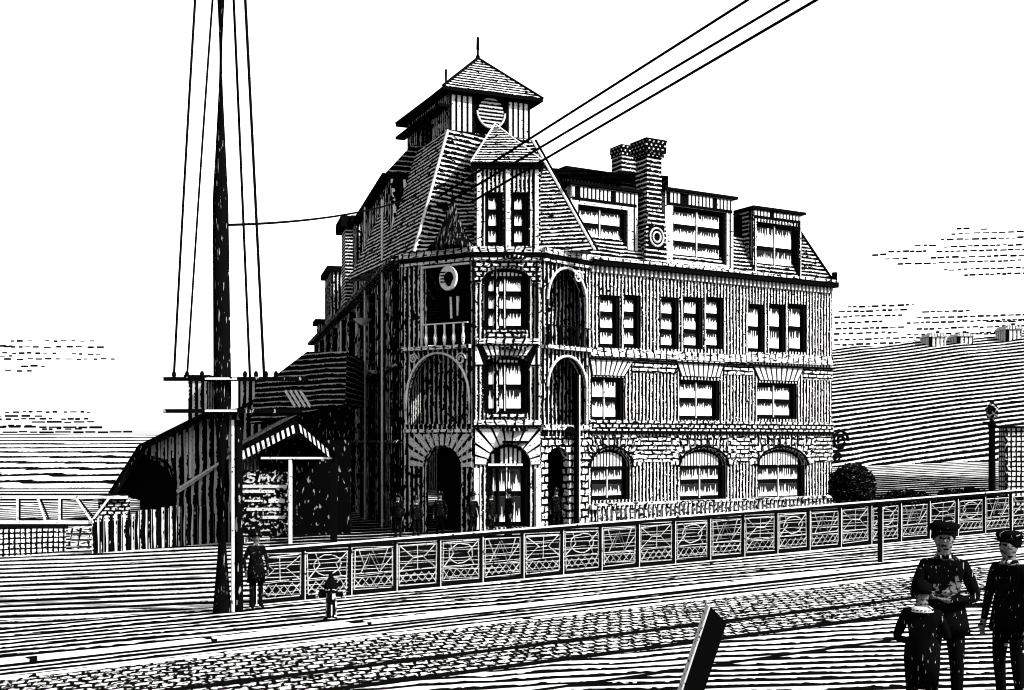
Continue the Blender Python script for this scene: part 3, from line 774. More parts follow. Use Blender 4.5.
# roof of left wing
nW = WW.n; up = Vector((0,0,1))
a0 = PV(A,ZC+.2); b0 = PV(B,ZC+.2)
Lm = 36.0
bm_ = PV((WW.p(lw(Lm),0)).xy, ZC+.2)
inn = -nW
tA = a0+inn*1.9+up*4.1; tB = bm_+inn*1.9+up*4.1+WW.d*1.0
backA = a0+inn*12; backB = bm_+inn*12
m = MB(); m.face([bm_,a0,tA,tB]); m.face([tB,tA,backA+up*4.1,backB+up*4.1]); m.face([bm_,tB,backB+up*4.1,backB])
m.face([backB,backB+up*4.1,backA+up*4.1,backA])
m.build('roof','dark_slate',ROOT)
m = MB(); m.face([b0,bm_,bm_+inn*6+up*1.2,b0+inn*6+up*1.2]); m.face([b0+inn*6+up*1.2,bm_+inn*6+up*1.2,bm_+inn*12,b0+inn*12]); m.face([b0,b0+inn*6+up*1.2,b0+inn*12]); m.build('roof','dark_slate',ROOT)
# raised pavilion beside the tower
m = MB(); kp0,kp1 = 3.6,14.0
WW.box(m,lw(kp1),lw(kp0),ZC+.2,15.7,-5,-.05); m.build('pavilion_wall','shaded_wing_siding',ROOT)
m = MB(); WW.box(m,lw(kp1)-.3,lw(kp0),15.7,15.95,-5.2,.35); m.build('pavilion_eave','black',ROOT)
qa,qb,qc,qd = WW.p(lw(kp0),15.95,.2),WW.p(lw(kp1)-.2,15.95,.2),WW.p(lw(kp1)-.2,15.95,-5),WW.p(lw(kp0),15.95,-5)
qe,qf,qg,qh = WW.p(lw(kp0),17.3,-1.0),WW.p(lw(kp1)+2.2,17.1,-1.0),WW.p(lw(kp1)+2.2,17.1,-4),WW.p(lw(kp0),17.3,-4)
m = MB(); m.face([qa,qb,qf,qe]); m.face([qb,qc,qg,qf]); m.face([qe,qf,qg,qh]); m.face([qc,qd,qh,qg]); m.face([qd,qa,qe,qh]); m.build('pavilion_roof','dark_slate',ROOT)
for (px_,y0_,y1_) in ((372,204,520),(390,200,500),(347,330,520)):
    u,z1_ = WW.uz(px_,y0_); m = MB(); m.tube([WW.p(u,-.4,.36),WW.p(u,min(z1_,15.6) if px_>365 else 11,.36)],.05,6); m.build('drain_pipe','white_bar',ROOT)
def ldormer(k,w,z1,d=.1,back=3.0,z0=ZC+.2,roof=True):
    m = MB(); WW.box(m,lw(k+w),lw(k),z0,z1,-back,d); o = m.build('dormer_front','dark_shaded_siding',ROOT)
    m = MB(); WW.box(m,lw(k+w)-.2,lw(k)+.2,z1,z1+.35,-back,d+.3); m.build('dormer_roof','black',o)
    m = MB(); WW.box(m,lw(k+w)+.35,lw(k)-.9,z0+.7,z1-.6,d+.003,d+.05); m.build('pane','dark_trim',o)
ldormer(15.0,1.6,15.9); ldormer(28.5,4.4,15.2,.1); ldormer(37.5,1.8,12.6)
m = MB(); WW.box(m,lw(21.9),lw(19.9),ZC+.2,16.5,-1.3,.15); o = m.build('chimney','chimney_brick',ROOT)
m = MB(); WW.box(m,lw(22.4),lw(19.4),16.5,17.15,-1.6,.45); m.build('chimney_cap','black',o)

# terrace with balusters in front of the right facade
tr_ = empty('terrace_balustrade', tuple(WR.p(6,.3,1.6)), 'pale baluster railing along the terrace at the foot of the striped facade', 'railing')
m = MB(); WR.box(m,-.6,WR.L,-.4,.55,1.2,1.6); m.build('base','dark_trim',tr_)
m = MB(); WR.box(m,-.6,WR.L,1.2,1.30,1.25,1.55); m.build('rail','baluster',tr_)
m = MB(); n=62
for k in range(n):
    u = -.5+(WR.L+.4)*k/n; WR.box(m,u,u+.11,.55,1.2,1.34,1.46)
m.build('balusters','baluster',tr_)
m = MB(); WR.box(m,-.6,WR.L,.2,.551,1.165,1.175); m.build('back_board','black',tr_)

# ------------------------------------------------------------------ wooden porch left of the tower
PR = empty('entrance_porch', (X(290,44),44,0), 'open gabled timber porch with white post, beyond the left end of the fence', 'porch')
Yp = 43.0
WPc = Wall((X(233,Yp),Yp),(X(338,Yp),Yp),-.4,4)
def poly_px(W,pts): return [W.uz(a,b) for a,b in pts]
m = MB(); WPc.poly(m, poly_px(WPc,[(232,462),(232,452),(298,417),(336,452),(336,460),(318,447),(298,436),(270,443),(250,456)]),0,.25); m.build('bargeboard','black',PR)
m = MB()
for (xa,ya,xb,yb,n) in ((238,454,297,424,12),(300,424,331,451,7)):
    for k in range(n):
        f0=(k+.1)/n; f1=(k+.55)/n
        x0_=xa+(xb-xa)*f0; x1_=xa+(xb-xa)*f1; y0_=ya+(yb-ya)*f0; y1_=ya+(yb-ya)*f1
        WPc.poly(m, poly_px(WPc,[(x0_,y0_),(x1_,y1_),(x1_+1.5,y1_+8),(x0_+1.5,y0_+8)]),.25,.3)
m.build('bargeboard_slats','white_bar',PR)
# porch roof going back
tl,tm_,trr = [WPc.p(*WPc.uz(a,b),.3) for a,b in ((229,453),(299,415),(338,453))]
bk = vdir*9
m = MB(); m.face([tl,tm_,tm_+bk,tl+bk]); m.face([tm_,trr,trr+bk,tm_+bk]); 
dzv = Vector((0,0,.12)); m.face([tl-dzv,tm_-dzv,tm_+bk-dzv,tl+bk-dzv]); m.face([tm_-dzv,trr-dzv,trr+bk-dzv,tm_+bk-dzv]); m.build('roof','dark_slate',PR)
m = MB(); WPc.box(m,*[WPc.uz(a,457)[0] for a in (262,333)],WPc.uz(290,459)[1],WPc.uz(290,457)[1],.1,.2); m.build('tie_beam','white_bar',PR)
m = MB()
for a in (291,): 
    u = WPc.uz(a,500)[0]; WPc.box(m,u-.06,u+.06,-.4,WPc.uz(a,458)[1],.05,.17)
m.build('post','white_bar',PR)
m = MB()
for a in (236,334): 
    u = WPc.uz(a,500)[0]; WPc.box(m,u-.12,u+.12,-.5,WPc.uz(a,458)[1],-.05,.17)
m.build('post','black',PR)
m = MB(); WPc.box(m,.1,WPc.L-.1,-.6,WPc.uz(290,440)[1],-4.2,-4.0); m.build('back_wall','iron',PR)
m = MB(); WPc.box(m,-.05,.1,-.6,WPc.uz(290,455)[1],-8,-.3); m.build('side_wall','dark_shaded_siding',PR)
SG = empty('notice_board', tuple(WPc.p(WPc.uz(262,490)[0],0,-.2)), 'dark notice board with white lettering and white strips inside the gabled porch', 'sign')
m = MB(); a_,b_ = WPc.uz(240,470)[0],WPc.uz(287,470)[0]; WPc.box(m,a_,b_,.1,WPc.uz(262,470)[1],-.2,-.12)
m.build('board','dark_trim',SG)
m = MB()
for (x0_,x1_,y0_,y1_) in ((241,286,485,488),(241,274,490,493),(244,262,500,502),(268,284,499,503),(246,280,508,511),(262,284,516,519)):
    WPc.box(m,WPc.uz(x0_,y0_)[0],WPc.uz(x1_,y0_)[0],WPc.uz(262,y1_)[1],WPc.uz(262,y0_)[1],-.119,-.09)
m.build('strips','rough_bar',SG)
def stroke(m,W,pts,wd=.07,d0=-.119,d1=-.09):
    q = [W.uz(a,b) for a,b in pts]
    for (ua,za),(ub,zb) in zip(q,q[1:]):
        dv = Vector((ub-ua,zb-za)).normalized(); nn = Vector((-dv.y,dv.x))*wd/2
        W.poly(m,[(ua+nn.x,za+nn.y),(ub+nn.x,zb+nn.y),(ub-nn.x,zb-nn.y),(ua-nn.x,za-nn.y)],d0,d1)
m = MB()
stroke(m,WPc,[(255,475),(248,474),(247,477),(254,479),(252,482),(246,482)])
stroke(m,WPc,[(258,482),(260,475),(263,480),(267,475),(268,482)]); stroke(m,WPc,[(271,481),(275,475)]); stroke(m,WPc,[(277,481),(282,475)])
m.build('lettering','rough_bar',SG)

# ------------------------------------------------------------------ low wing & train shed on the left
SH = empty('train_shed', (X(200,60),60,-1), 'long low timber train shed with hipped gable roof left of the mast', 'shed')
Ys = 58
Wsd = Wall((X(112,Ys),Ys),(X(330,Ys+5),Ys+5),-1.5,6)
m = MB(); Wsd.poly(m, poly_px(Wsd,[(140,560),(140,447),(196,419),(236,412),(330,372),(330,560)]),-.2,0); m.build('wall','shed_plank',SH)
# canopy hip: dark overhanging end
pts = [(108,493),(138,445),(200,414),(238,408),(238,413),(200,420),(143,448),(113,494)]
m = MB(); Wsd.poly(m, poly_px(Wsd,pts),0,1.6); m.build('roof_edge','black',SH)
rf = [(138,445),(200,414),(238,408),(300,372),(331,362)]
m = MB(); q = [Wsd.p(*Wsd.uz(a,b),.2) for a,b in rf]; bk = Vector((-3,28,0))
for a,b in zip(q,q[1:]): m.face([a,b,b+bk+Vector((0,0,.6)),a+bk+Vector((0,0,.6))])
q0_ = Wsd.p(*Wsd.uz(110,492),.2); m.face([q0_,q[0],q[0]+bk,q0_+bk]); m.build('roof','shed_roof',SH)
m = MB(); Wsd.poly(m, poly_px(Wsd,[(113,494),(140,456),(150,458),(168,470),(176,492),(176,560),(140,560),(140,500)]),.005,.3); m.build('doorway','void',SH)
m = MB(); stroke(m,Wsd,[(144,456),(160,459),(170,468),(175,484)],.16,.31,.4); stroke(m,Wsd,[(138,446),(110,492)],.1,1.61,1.66); m.build('arch_brace','iron',SH)
m = MB(); stroke(m,Wsd,[(176,492),(212,468)],.2,.01,.2); stroke(m,Wsd,[(190,428),(190,478)],.14,.01,.1); stroke(m,Wsd,[(178,488),(236,452)],.12,.2,.3); m.build('brace','white_bar',SH)
m = MB()
for a in range(152,234,7): stroke(m,Wsd,[(a,444-(a-152)*.33),(a,462-(a-152)*.2)],.09,.01,.06)
m.build('gable_boards','white_bar',SH)
# louvred ventilators on the shed ridge
VT = [(188,207,378,418,'narrow louvred roof ventilator left of the mast between its cross arms'),(238,302,380,420,'wide dark louvred roof lantern right of the mast above the porch')]
for q,(a,b,y0,y1,lab) in enumerate(VT):
    Yv = 62; m = MB(); m.box((X(a,Yv),Yv,P(0,y1,Yv).z-.8),(X(b,Yv),Yv+3,P(0,y0,Yv).z)); o = m.build('ventilator','plank',SH)
    m = MB(); m.box((X(a,Yv)-.2,Yv-.2,P(0,y0,Yv).z),(X(b,Yv)+.2,Yv+3.2,P(0,y0-3,Yv).z)); m.build('ventilator_cap','black',o)
# connecting wing between shed and hotel: dark bulk
CW = empty('link_building', (X(320,52),52,-1), 'dark low building with steep slate roof between the gabled porch and the hotel side wall', 'building')
Wc = Wall((X(262,54),54),(X(345,50),50),-1.2,8.5)
m = MB(); Wc.poly(m, poly_px(Wc,[(262,560),(262,420),(345,400),(345,560)]),-.3,0); m.build('wall','iron',CW)
m = MB(); q = [Wc.p(*Wc.uz(a,b),.3) for a,b in ((255,424),(350,404),(352,352),(312,352),(280,376),(262,382))]
m.face(q); m.face([v_+Vector((0,6,0)) for v_ in q]);
for a,b in zip(q,q[1:]+q[:1]): m.face([a,b,b+Vector((0,6,0)),a+Vector((0,6,0))])
m.build('roof','dark_slate',CW)
m = MB()
for k in range(4): stroke(m,Wc,[(291+5*k,391),(301+5*k,407)],.12,.31,.36)
m.build('roof_braces','white_bar',CW)

# board fence in front of the shed
BF = empty('board_fence', (X(160,45),45,-.8), 'dark upright board fence standing before the train shed', 'fence')
fa = GP(92,553); fb = GP(235,541); n = 34
m = MB(); m2 = MB()
for k in range(n):
    a = fa+(fb-fa)*(k/n); b = fa+(fb-fa)*((k+.62)/n); hh = (1.35+.25*min(1,k/20))+random.uniform(-.06,.06)
    m.hexa([a+Vector((0,0,-.3)),b+Vector((0,0,-.3)),b+Vector((0,.05,-.3)),a+Vector((0,.05,-.3))],[a+Vector((0,0,hh)),b+Vector((0,0,hh)),b+Vector((0,.05,hh)),a+Vector((0,.05,hh))])
m.build('boards','fence_board',BF)
m2.hexa([fa+Vector((0,.06,-.3)),fb+Vector((0,.06,-.3)),fb+Vector((0,.12,-.3)),fa+Vector((0,.12,-.3))],[fa+Vector((0,.06,1.2)),fb+Vector((0,.06,1.2)),fb+Vector((0,.12,1.2)),fa+Vector((0,.12,1.2))])
m2.build('backing','black',BF)
# white trestle railing far left
TR = empty('trestle_bridge', (X(60,52),52,-1.2), 'low white timber footbridge with slanting braces at the far left', 'bridge')
Wt = Wall((X(-60,52),52),(X(114,54),54),-2,2)
m = MB()
for y_,w_ in ((497,.12),(522,.16)): stroke(m,Wt,[(-60,y_),(128 if y_<500 else 112,y_)],w_,0,.2)
for a,b in ((18,18),(38,46),(60,60),(76,92),(110,92)): stroke(m,Wt,[(a,497),(b,521)],.10,0,.2)
m.build('girder','white_bar',TR)
m = MB()
for y_,w_ in ((494.5,.07),(500,.05),(519,.06),(525,.08)): stroke(m,Wt,[(-60,y_),(126 if y_<503 else 90,y_)],w_,-.02,.16)
for a,b in ((20,20),(41,49),(62,62),(79,95),(113,95)): stroke(m,Wt,[(a,499),(b,519)],.06,-.02,.16)
stroke(m,Wt,[(92,520),(92,552)],.3,0,.2)
m.build('girder_edges','black',TR)
m = MB(); Wt.poly(m, poly_px(Wt,[(98,521),(98,499),(130,499),(130,521)]),-.2,-.05); m.build('abutment','fine_brick',TR)
LW_ = empty('lattice_wall', (X(30,42),42,-1.2), 'low crosshatched wall at the far left edge of the yard under the footbridge', 'wall')
Wl = Wall((X(-60,42),42),(X(72,44),44),-2,2)
m = MB(); Wl.poly(m, poly_px(Wl,[(-60,570),(-60,527),(66,527),(66,553),(40,562)]),-.3,0); m.build('wall','cross_hatch',LW_)
m = MB(); Wl.poly(m, poly_px(Wl,[(-60,528),(-60,524.5),(68,524.5),(68,528)]),-.32,.04); m.build('coping','black',LW_)
WBX = empty('timber_stack', (X(80,45),45,-1), 'small stack of pale timber beside the left end of the board fence', 'timber')
m = MB()
for k,(a,b,y0,y1) in enumerate(((68,92,528,533),(70,90,535,539),(68,92,541,546),(72,92,548,553))):
    m.box((X(a,45),45,P(0,y1,45).z),(X(b,45),46,P(0,y0,45).z))
m.build('beams','trim',WBX)

# ------------------------------------------------------------------ mast
mb0 = GP(222,612)
MA = empty('telegraph_mast', tuple(mb0), 'tall dark wooden mast with two cross arms standing on the pavement at left', 'mast')
Ym = mb0.y
m = MB()
m.tube([mb0+Vector((0,0,-.2)),P(222.5,400,Ym),P(220.5,200,Ym),P(221,-60,Ym)],.23,16,.155); m.build('shaft','pole_wood',MA)
m = MB(); m.tube([P(233,612,Ym-.05),P(233,420,Ym-.05)],.045,6); m.build('casing_pipe','white_bar',MA)
m = MB(); m.tube([P(239,612,Ym),P(238,420,Ym)],.10,8); m.build('back_post','iron',MA)
for (y_,xa,xb) in ((379,164,308),(411,164,302)):
    m = MB(); a = P(xa,y_,Ym-.22); b = P(xb,y_+.5,Ym-.22)
    m.box((a.x,a.y-.06,a.z-.045),(b.x,a.y+.06,a.z+.045)); o = m.build('cross_arm','iron',MA)
    if y_ < 400:
        m = MB()
        for q in (174,187,202,245,256,266,276): m.lathe(P(q,y_-1,Ym-.22),[(.03,0),(.05,.05),(.05,.12),(.02,.16)],8)
        m.build('insulator','black',o)
    m = MB(); m.box((P(205,0,Ym-.3).x,Ym-.31,a.z-.02),(P(240,0,Ym).x,Ym-.282,a.z+.03)); m.build('arm_strap','white_bar',o)
def wire(p0,p1,sag,r,label,grp,n=14,r2=None):
    m = MB(); pts = []
    for k in range(n+1):
        t = k/n; q = Vector(p0).lerp(Vector(p1),t); q.z -= sag*4*t*(1-t); pts.append(q)
    m.tube(pts,r,5,r2); o = m.build('wire','black',origin=p0); tag(o,label,'wire',grp); return o
Yw = Ym-.2
G1 = 'stay wires beside the mast'
wire(P(174,377,Yw),P(199,-60,Yw),-.25,.032,'outermost stay wire left of the mast',G1)
wire(P(187,377,Yw),P(217,-60,Yw+.3),-.25,.027,'inner stay wire just left of the mast',G1)
wire(P(250,377,Yw),P(231,-60,Yw+.3),-.12,.032,'inner stay wire just right of the mast',G1)
wire(P(264,377,Yw),P(242,-60,Yw),-.12,.036,'outermost stay wire right of the mast',G1)
tw = P(416,196,45.9)
wire(P(226,225,Ym-.05),tw,.25,.034,'single wire running from the mast across to the tower roof','wires to the tower',20)
for (a,b,c_,d_,lab) in ((735,8,440,196,'uppermost and leftmost of the three cables slanting down to the tower'),(775,8,452,200,'middle of the three cables slanting down to the tower'),(806,6,470,203,'lowest and rightmost of the three cables slanting down to the tower')):
    p1 = P(a,b,20.0); p0 = P(c_,d_,45.2)
    # extend beyond the frame
    wire(p0,p1+(p1-p0)*.35,.0,.050,lab,'cables to the tower',14,.020 if c_<460 else .024)

# ------------------------------------------------------------------ street fence
s_start = (KD.dot(GP(303,601).to_2d().to_3d()))
wF = 26.55
def s_of(px):       # street coordinate where the fence line meets this picture column
    k = (px-512)/F
    # (KD s + KN w): x = k y
    return (k*KN.y*wF-KN.x*wF)/(KD.x-k*KD.y)
FE = empty('street_fence', tuple(SW(s_of(303),wF)), 'long ornamental iron fence with lattice panels between pavement and hotel lawn', 'fence')
s0 = s_of(262); sp = (s_of(870)-s_of(303))/15.0; npan = 26
HF = 1.28
pos = [s_of(303)+sp*(k-1) for k in range(npan+1)]
for k,s in enumerate(pos):
    big = (k == 16)
    m = MB(); w_ = .034
    hh = HF+.02
    lo = -.45 if big else -.05
    m.hexa([SW(s-w_,wF-w_-(.3 if False else 0),-.05),SW(s+w_,wF-w_,-.05),SW(s+w_,wF+w_,-.05),SW(s-w_,wF+w_,-.05)],[SW(s-w_,wF-w_,hh),SW(s+w_,wF-w_,hh),SW(s+w_,wF+w_,hh),SW(s-w_,wF+w_,hh)])
    po = m.build('post','black',FE)
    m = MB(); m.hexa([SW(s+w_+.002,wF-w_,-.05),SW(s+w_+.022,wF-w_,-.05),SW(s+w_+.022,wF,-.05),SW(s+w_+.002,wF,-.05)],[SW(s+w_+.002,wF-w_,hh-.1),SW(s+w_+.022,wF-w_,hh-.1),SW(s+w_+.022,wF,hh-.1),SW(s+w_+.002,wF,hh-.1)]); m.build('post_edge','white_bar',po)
def FP(s,z,d=0): return SW(s,wF-d,z)
def bar(m,pts,r=.014): m.tube([FP(p[0]+random.uniform(-.025,.025),p[1]+random.uniform(-.02,.02)) for p in pts],r*random.uniform(.8,1.25),4)
for k in range(npan):
    a,b = pos[k]+.12,pos[k+1]-.07; L_=b-a; rnd=random.random
    m = MB()
    zt,zm,zl = HF-.16,.52,.16
    bar(m,[(a,zt),(b,zt)]); bar(m,[(a,zm),(b,zm)],.009); bar(m,[(a,zl-.02),(b,zl-.02)],.012)
    bar(m,[(a,zl),(a,zt)],.014); bar(m,[(b,zl),(b,zt)],.012)
    # upper field: arcs and struts, each panel a little different
    sty = k % 3
    if sty == 0:
        bar(m,[(a,zt),(a+L_*.35,(zt+zm)/2),(a,zm)]); bar(m,[(b,zt),(a+L_*.65,(zt+zm)/2),(b,zm)]); bar(m,[(a+L_*.35,(zt+zm)/2),(a+L_*.65,(zt+zm)/2)])
        bar(m,[(a+L_*.5,zt),(a+L_*.5,zm)],.01)
    elif sty == 1:
        cx = a+L_*.5; cz=(zt+zm)/2; rr=(zt-zm)*.42
        bar(m,[(cx+L_*.34*math.cos(t*math.pi/7),cz+rr*math.sin(t*math.pi/7)) for t in range(15)]); bar(m,[(a,zm),(a+L_*.3,cz),(a+L_*.2,zt)]); bar(m,[(b,zt),(b-L_*.3,cz),(b-L_*.15,zm)])
    else:
        bar(m,[(a+L_*.1,zt),(a+L_*.3,zm+.1),(a+L_*.5,zt-.05),(a+L_*.7,zm+.1),(b-L_*.1,zt)]); bar(m,[(a+L_*.15,zm),(a+L_*.4,zt-.1),(a+L_*.65,zm),(b,zt-.2)])
    # lower band: double zigzag
    n=5
    bar(m,[(a+L_*t/n,zl+.03 if t%2 else zm-.08) for t in range(n+1)]); bar(m,[(a+L_*t/n,zm-.08 if t%2 else zl+.03) for t in range(n+1)])
    mw = MB(); o = m.build('panel','rough_bar',FE)
    for q in range(4):
        z_ = .25+q*.24; bar(mw,[(a,z_),(a+L_*.5,z_),(b,z_)],.0065)
    mw.build('wires','rough_bar',o)
    m = MB()
    for q in range(4):
        z_ = zl+.06+q*(zt-zl)/4; m.hexa([FP(a,z_,-.03),FP(b,z_,-.03),FP(b,z_,-.045),FP(a,z_,-.045)],[FP(a,z_+.13,-.03),FP(b,z_+.13,-.03),FP(b,z_+.13,-.045),FP(a,z_+.13,-.045)])
    m.build('mesh_strips','black',o)
def rail(name,z0,z1,mat,d0,d1):
    m = MB()
    for k in range(npan):
        a,b = pos[k],pos[k+1]
        m.hexa([FP(a,z0,d1),FP(b,z0,d1),FP(b,z0,d0),FP(a,z0,d0)],[FP(a,z1,d1),FP(b,z1,d1),FP(b,z1,d0),FP(a,z1,d0)])
    m.build(name,mat,FE)
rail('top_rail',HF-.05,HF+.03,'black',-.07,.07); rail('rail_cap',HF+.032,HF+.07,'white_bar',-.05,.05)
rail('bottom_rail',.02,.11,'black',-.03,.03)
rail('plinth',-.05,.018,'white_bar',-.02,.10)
# shorter return fence to the mast, black end pier
# tall gate post
gp = GP(880,562)
m = MB(); m.box((gp.x-.05,gp.y-.05,gp.z-.1),(gp.x+.05,gp.y+.05,gp.z+1.5)); m.box((gp.x-.08,gp.y-.08,gp.z+1.5),(gp.x+.08,gp.y+.08,gp.z+1.56))
o = m.build('gate_post','black',origin=gp); tag(o,'thin tall black post standing just before the fence, left of the boys','post')
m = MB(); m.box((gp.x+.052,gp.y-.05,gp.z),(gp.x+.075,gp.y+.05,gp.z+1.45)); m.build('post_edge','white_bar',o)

# ------------------------------------------------------------------ hydrant
hb = GP(331,620)
HY = empty('fire_hydrant', tuple(hb), 'short fire hydrant with side nozzles at the kerb before the fence', 'hydrant')
m = MB(); m.lathe(hb,[(.17,0),(.17,.05),(.12,.08),(.115,.58),(.15,.60),(.15,.66),(.12,.68)],16); m.build('barrel','rough_stone',HY,smooth=False)
m = MB(); m.lathe(hb+Vector((0,0,.68)),[(.15,0),(.15,.05),(.12,.14),(.06,.22),(.05,.3),(.02,.34)],14)
m.build('bonnet','black',HY)
m = MB(); m.box((hb.x-.06,hb.y-.15,hb.z+.02),(hb.x+.02,hb.y-.115,hb.z+.62)); m.build('front_strap','black',HY)
for sx in (-1,1):
    m = MB(); m.tube([hb+Vector((sx*.1,0,.55)),hb+Vector((sx*.26,-.02,.55))],.055,10); o = m.build('nozzle','black',HY)
    m = MB(); m.tube([hb+Vector((sx*.26,-.02,.55)),hb+Vector((sx*.31,-.02,.55))],.085,10); m.build('nozzle_cap','trim',o)
# leaning timber post by the road
lb = GP(690,702)
m = MB(); top = P(719,614,lb.y); ax=(top-lb).normalized(); sx=Vector((ax.z,0,-ax.x)); w_=.14; dv=Vector((0,.24,0)); up_=.0
b_=[lb-ax*.2-sx*w_,lb-ax*.2+sx*w_,lb-ax*.2+sx*w_+dv,lb-ax*.2-sx*w_+dv]; t_=[top-sx*w_+ax*.06,top+sx*w_-ax*.08,top+sx*w_-ax*.08+dv,top-sx*w_+ax*.06+dv]
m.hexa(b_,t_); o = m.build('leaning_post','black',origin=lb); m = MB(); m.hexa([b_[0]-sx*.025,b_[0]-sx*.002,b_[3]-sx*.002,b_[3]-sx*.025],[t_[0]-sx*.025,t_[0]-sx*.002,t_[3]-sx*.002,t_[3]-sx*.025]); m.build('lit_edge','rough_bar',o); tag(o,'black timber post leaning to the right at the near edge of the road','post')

# ------------------------------------------------------------------ lamp post, pier, bush at right
lp = Vector((X(992,42),42,g(X(992,42))))
LP_ = empty('street_lamp', tuple(lp), 'black lamp post with small lantern rising behind the right end of the fence', 'lamp')
zt = P(0,420,42).z
m = MB(); m.lathe(lp,[(.22,0),(.2,.5),(.13,.6),(.12,zt-lp.z-.3),(.16,zt-lp.z-.2),(.08,zt-lp.z)],12); m.build('post','black',LP_)
m = MB(); m.lathe(Vector((lp.x,lp.y,zt)),[(.1,0),(.2,.1),(.26,.45),(.12,.6),(.05,.75)],8); m.build('lantern','dark_trim',LP_)
m = MB(); m.tube([Vector((lp.x-.35,lp.y,zt-.1)),Vector((lp.x+.35,lp.y,zt-.1))],.05,6); m.build('ladder_bar','black',LP_)
gx = X(1004,44)
m = MB(); m.box((gx,44,g(gx)-.3),(gx+3.4,44.5,P(0,428,44).z)); o = m.build('gatehouse','cross_hatch',origin=(gx,44,g(gx))); 
tag(o,'narrow pale hatched gatehouse at the right edge behind the fence','building')
m = MB(); m.box((gx-.15,43.85,P(0,428,44).z),(gx+3.5,44.7,P(0,426,44).z)); m.build('coping','black',o)
m = MB(); m.box((gx+.02,43.9,g(gx)),(gx+.12,43.999,P(0,430,44).z)); m.build('quoin','dark_trim',o)

def bush(name,c,rx,rz,n,label,cat,group=None,trunk=True,ls=.13):
    rt = empty(name, tuple(c), label, cat, group)
    m = MB()
    cc = Vector(c)+Vector((0,0,rz))
    for k in range(n):
        while True:
            q = Vector((random.uniform(-1,1),random.uniform(-1,1),random.uniform(-1,1)))
            if .45 < q.length < 1.0+.06*math.sin(k): break
        q = Vector((q.x*rx,q.y*rx,q.z*rz))
        a = Vector((random.uniform(-1,1),random.uniform(-1,1),random.uniform(-1,1))).normalized()
        b = a.orthogonal().normalized(); s=ls*random.uniform(.6,1.3)
        m.face([cc+q-a*s,cc+q+b*s*.5,cc+q+a*s,cc+q-b*s*.5])
    m.build('foliage','leaf',rt)
    m = MB()
    for k in range(5):
        an = k*1.3; m.tube([Vector(c)+Vector((0,0,-.05)),cc+Vector((math.cos(an)*rx*.3,math.sin(an)*rx*.3,-rz*.2)),cc+Vector((math.cos(an)*rx*.6,math.sin(an)*rx*.6,rz*.45))],.07,6,.02)
    m.build('stem','black',rt)
bx = X(852,48)
bush('round_bush',(bx,48,g(bx)),.98,1.0,3400,'dense round dark bush at the right corner of the hotel','bush')
for k in range(9):
    px = 884+k*12.5; Y = 47+random.uniform(-1,1); x=X(px,Y)
    bush('hedge_shrub',(x,Y,g(x)),random.uniform(.38,.5),random.uniform(.28,.42),420,'low loose shrub in the row between the hotel corner and the lamp post','shrub','low shrubs behind the fence at right')

# ------------------------------------------------------------------ clouds (broken strokes of vapour, far away)
def cloud(rows, label, dash=5.0, gap=2.2, th=.95, Y=700, slope=-.03):
    m = MB(); mx = 0; cnt=0; sxm=0; szm=0
    for (y_,x0_,x1_) in rows:
        x = x0_+random.uniform(0,3)
        while x < x1_:
            d = dash*random.uniform(.6,1.4); t=th*random.uniform(.7,1.25)
            yy = y_+slope*(x-x0_)+random.uniform(-.4,.4)
            a = P(x,yy,Y); b = P(min(x+d,x1_+2),yy+slope*d,Y); h_=t*Y/F
            m.tube([a,a.lerp(b,.5),b],h_,5)
            x += d+gap*random.uniform(.6,1.6); cnt+=1; sxm+=a.x; szm+=a.z
    o = m.build('cloud','black',origin=(sxm/cnt,Y,szm/cnt)); tag(o,label,'cloud','streaked clouds low in the sky'); return o
cloud([(229,955,972),(229,980,986),(234,950,1030),(240,938,1030),(246,912,934),(247,942,1030),(252,888,924),(252,935,1030),(255,872,884),(259,884,908),(258,930,1030),(264,896,1030),(270,944,1030),(275,962,1030)],'upper dashed cloud in the right sky, high above the hill')
cloud([(307,846,912),(312,836,905),(312,922,968),(317,833,900),(318,915,1030),(323,833,880),(323,905,1030),(329,833,905),(329,915,1030),(334,833,895),(335,905,1030),(340,833,925),(345,833,920),(350,833,910),(322,985,1030),(335,950,1000)],'lower dashed cloud bank resting on the crest of the right hill')
LS=.02
cloud([(341,8,30),(341,44,92),(347,4,105),(353,2,60),(354,70,98),(359,2,118),(366,20,48),(371,5,32),(346,-30,10),(356,-30,10)],'uppermost of the three dashed clouds in the left sky',slope=0,gap=4)
cloud([(412,4,55),(412,62,88),(419,-10,50),(419,60,90),(426,2,30),(429,40,85)],'middle and smallest dashed cloud in the left sky',slope=0,gap=3)
cloud([(416,-10,40),(422,30,92),(427,-10,100),(432,-10,130),(436,-10,128),(440,-10,128),(444,-10,128)],'lowest cloud streak in the left sky lying along the hill top',slope=0,dash=11,gap=3)

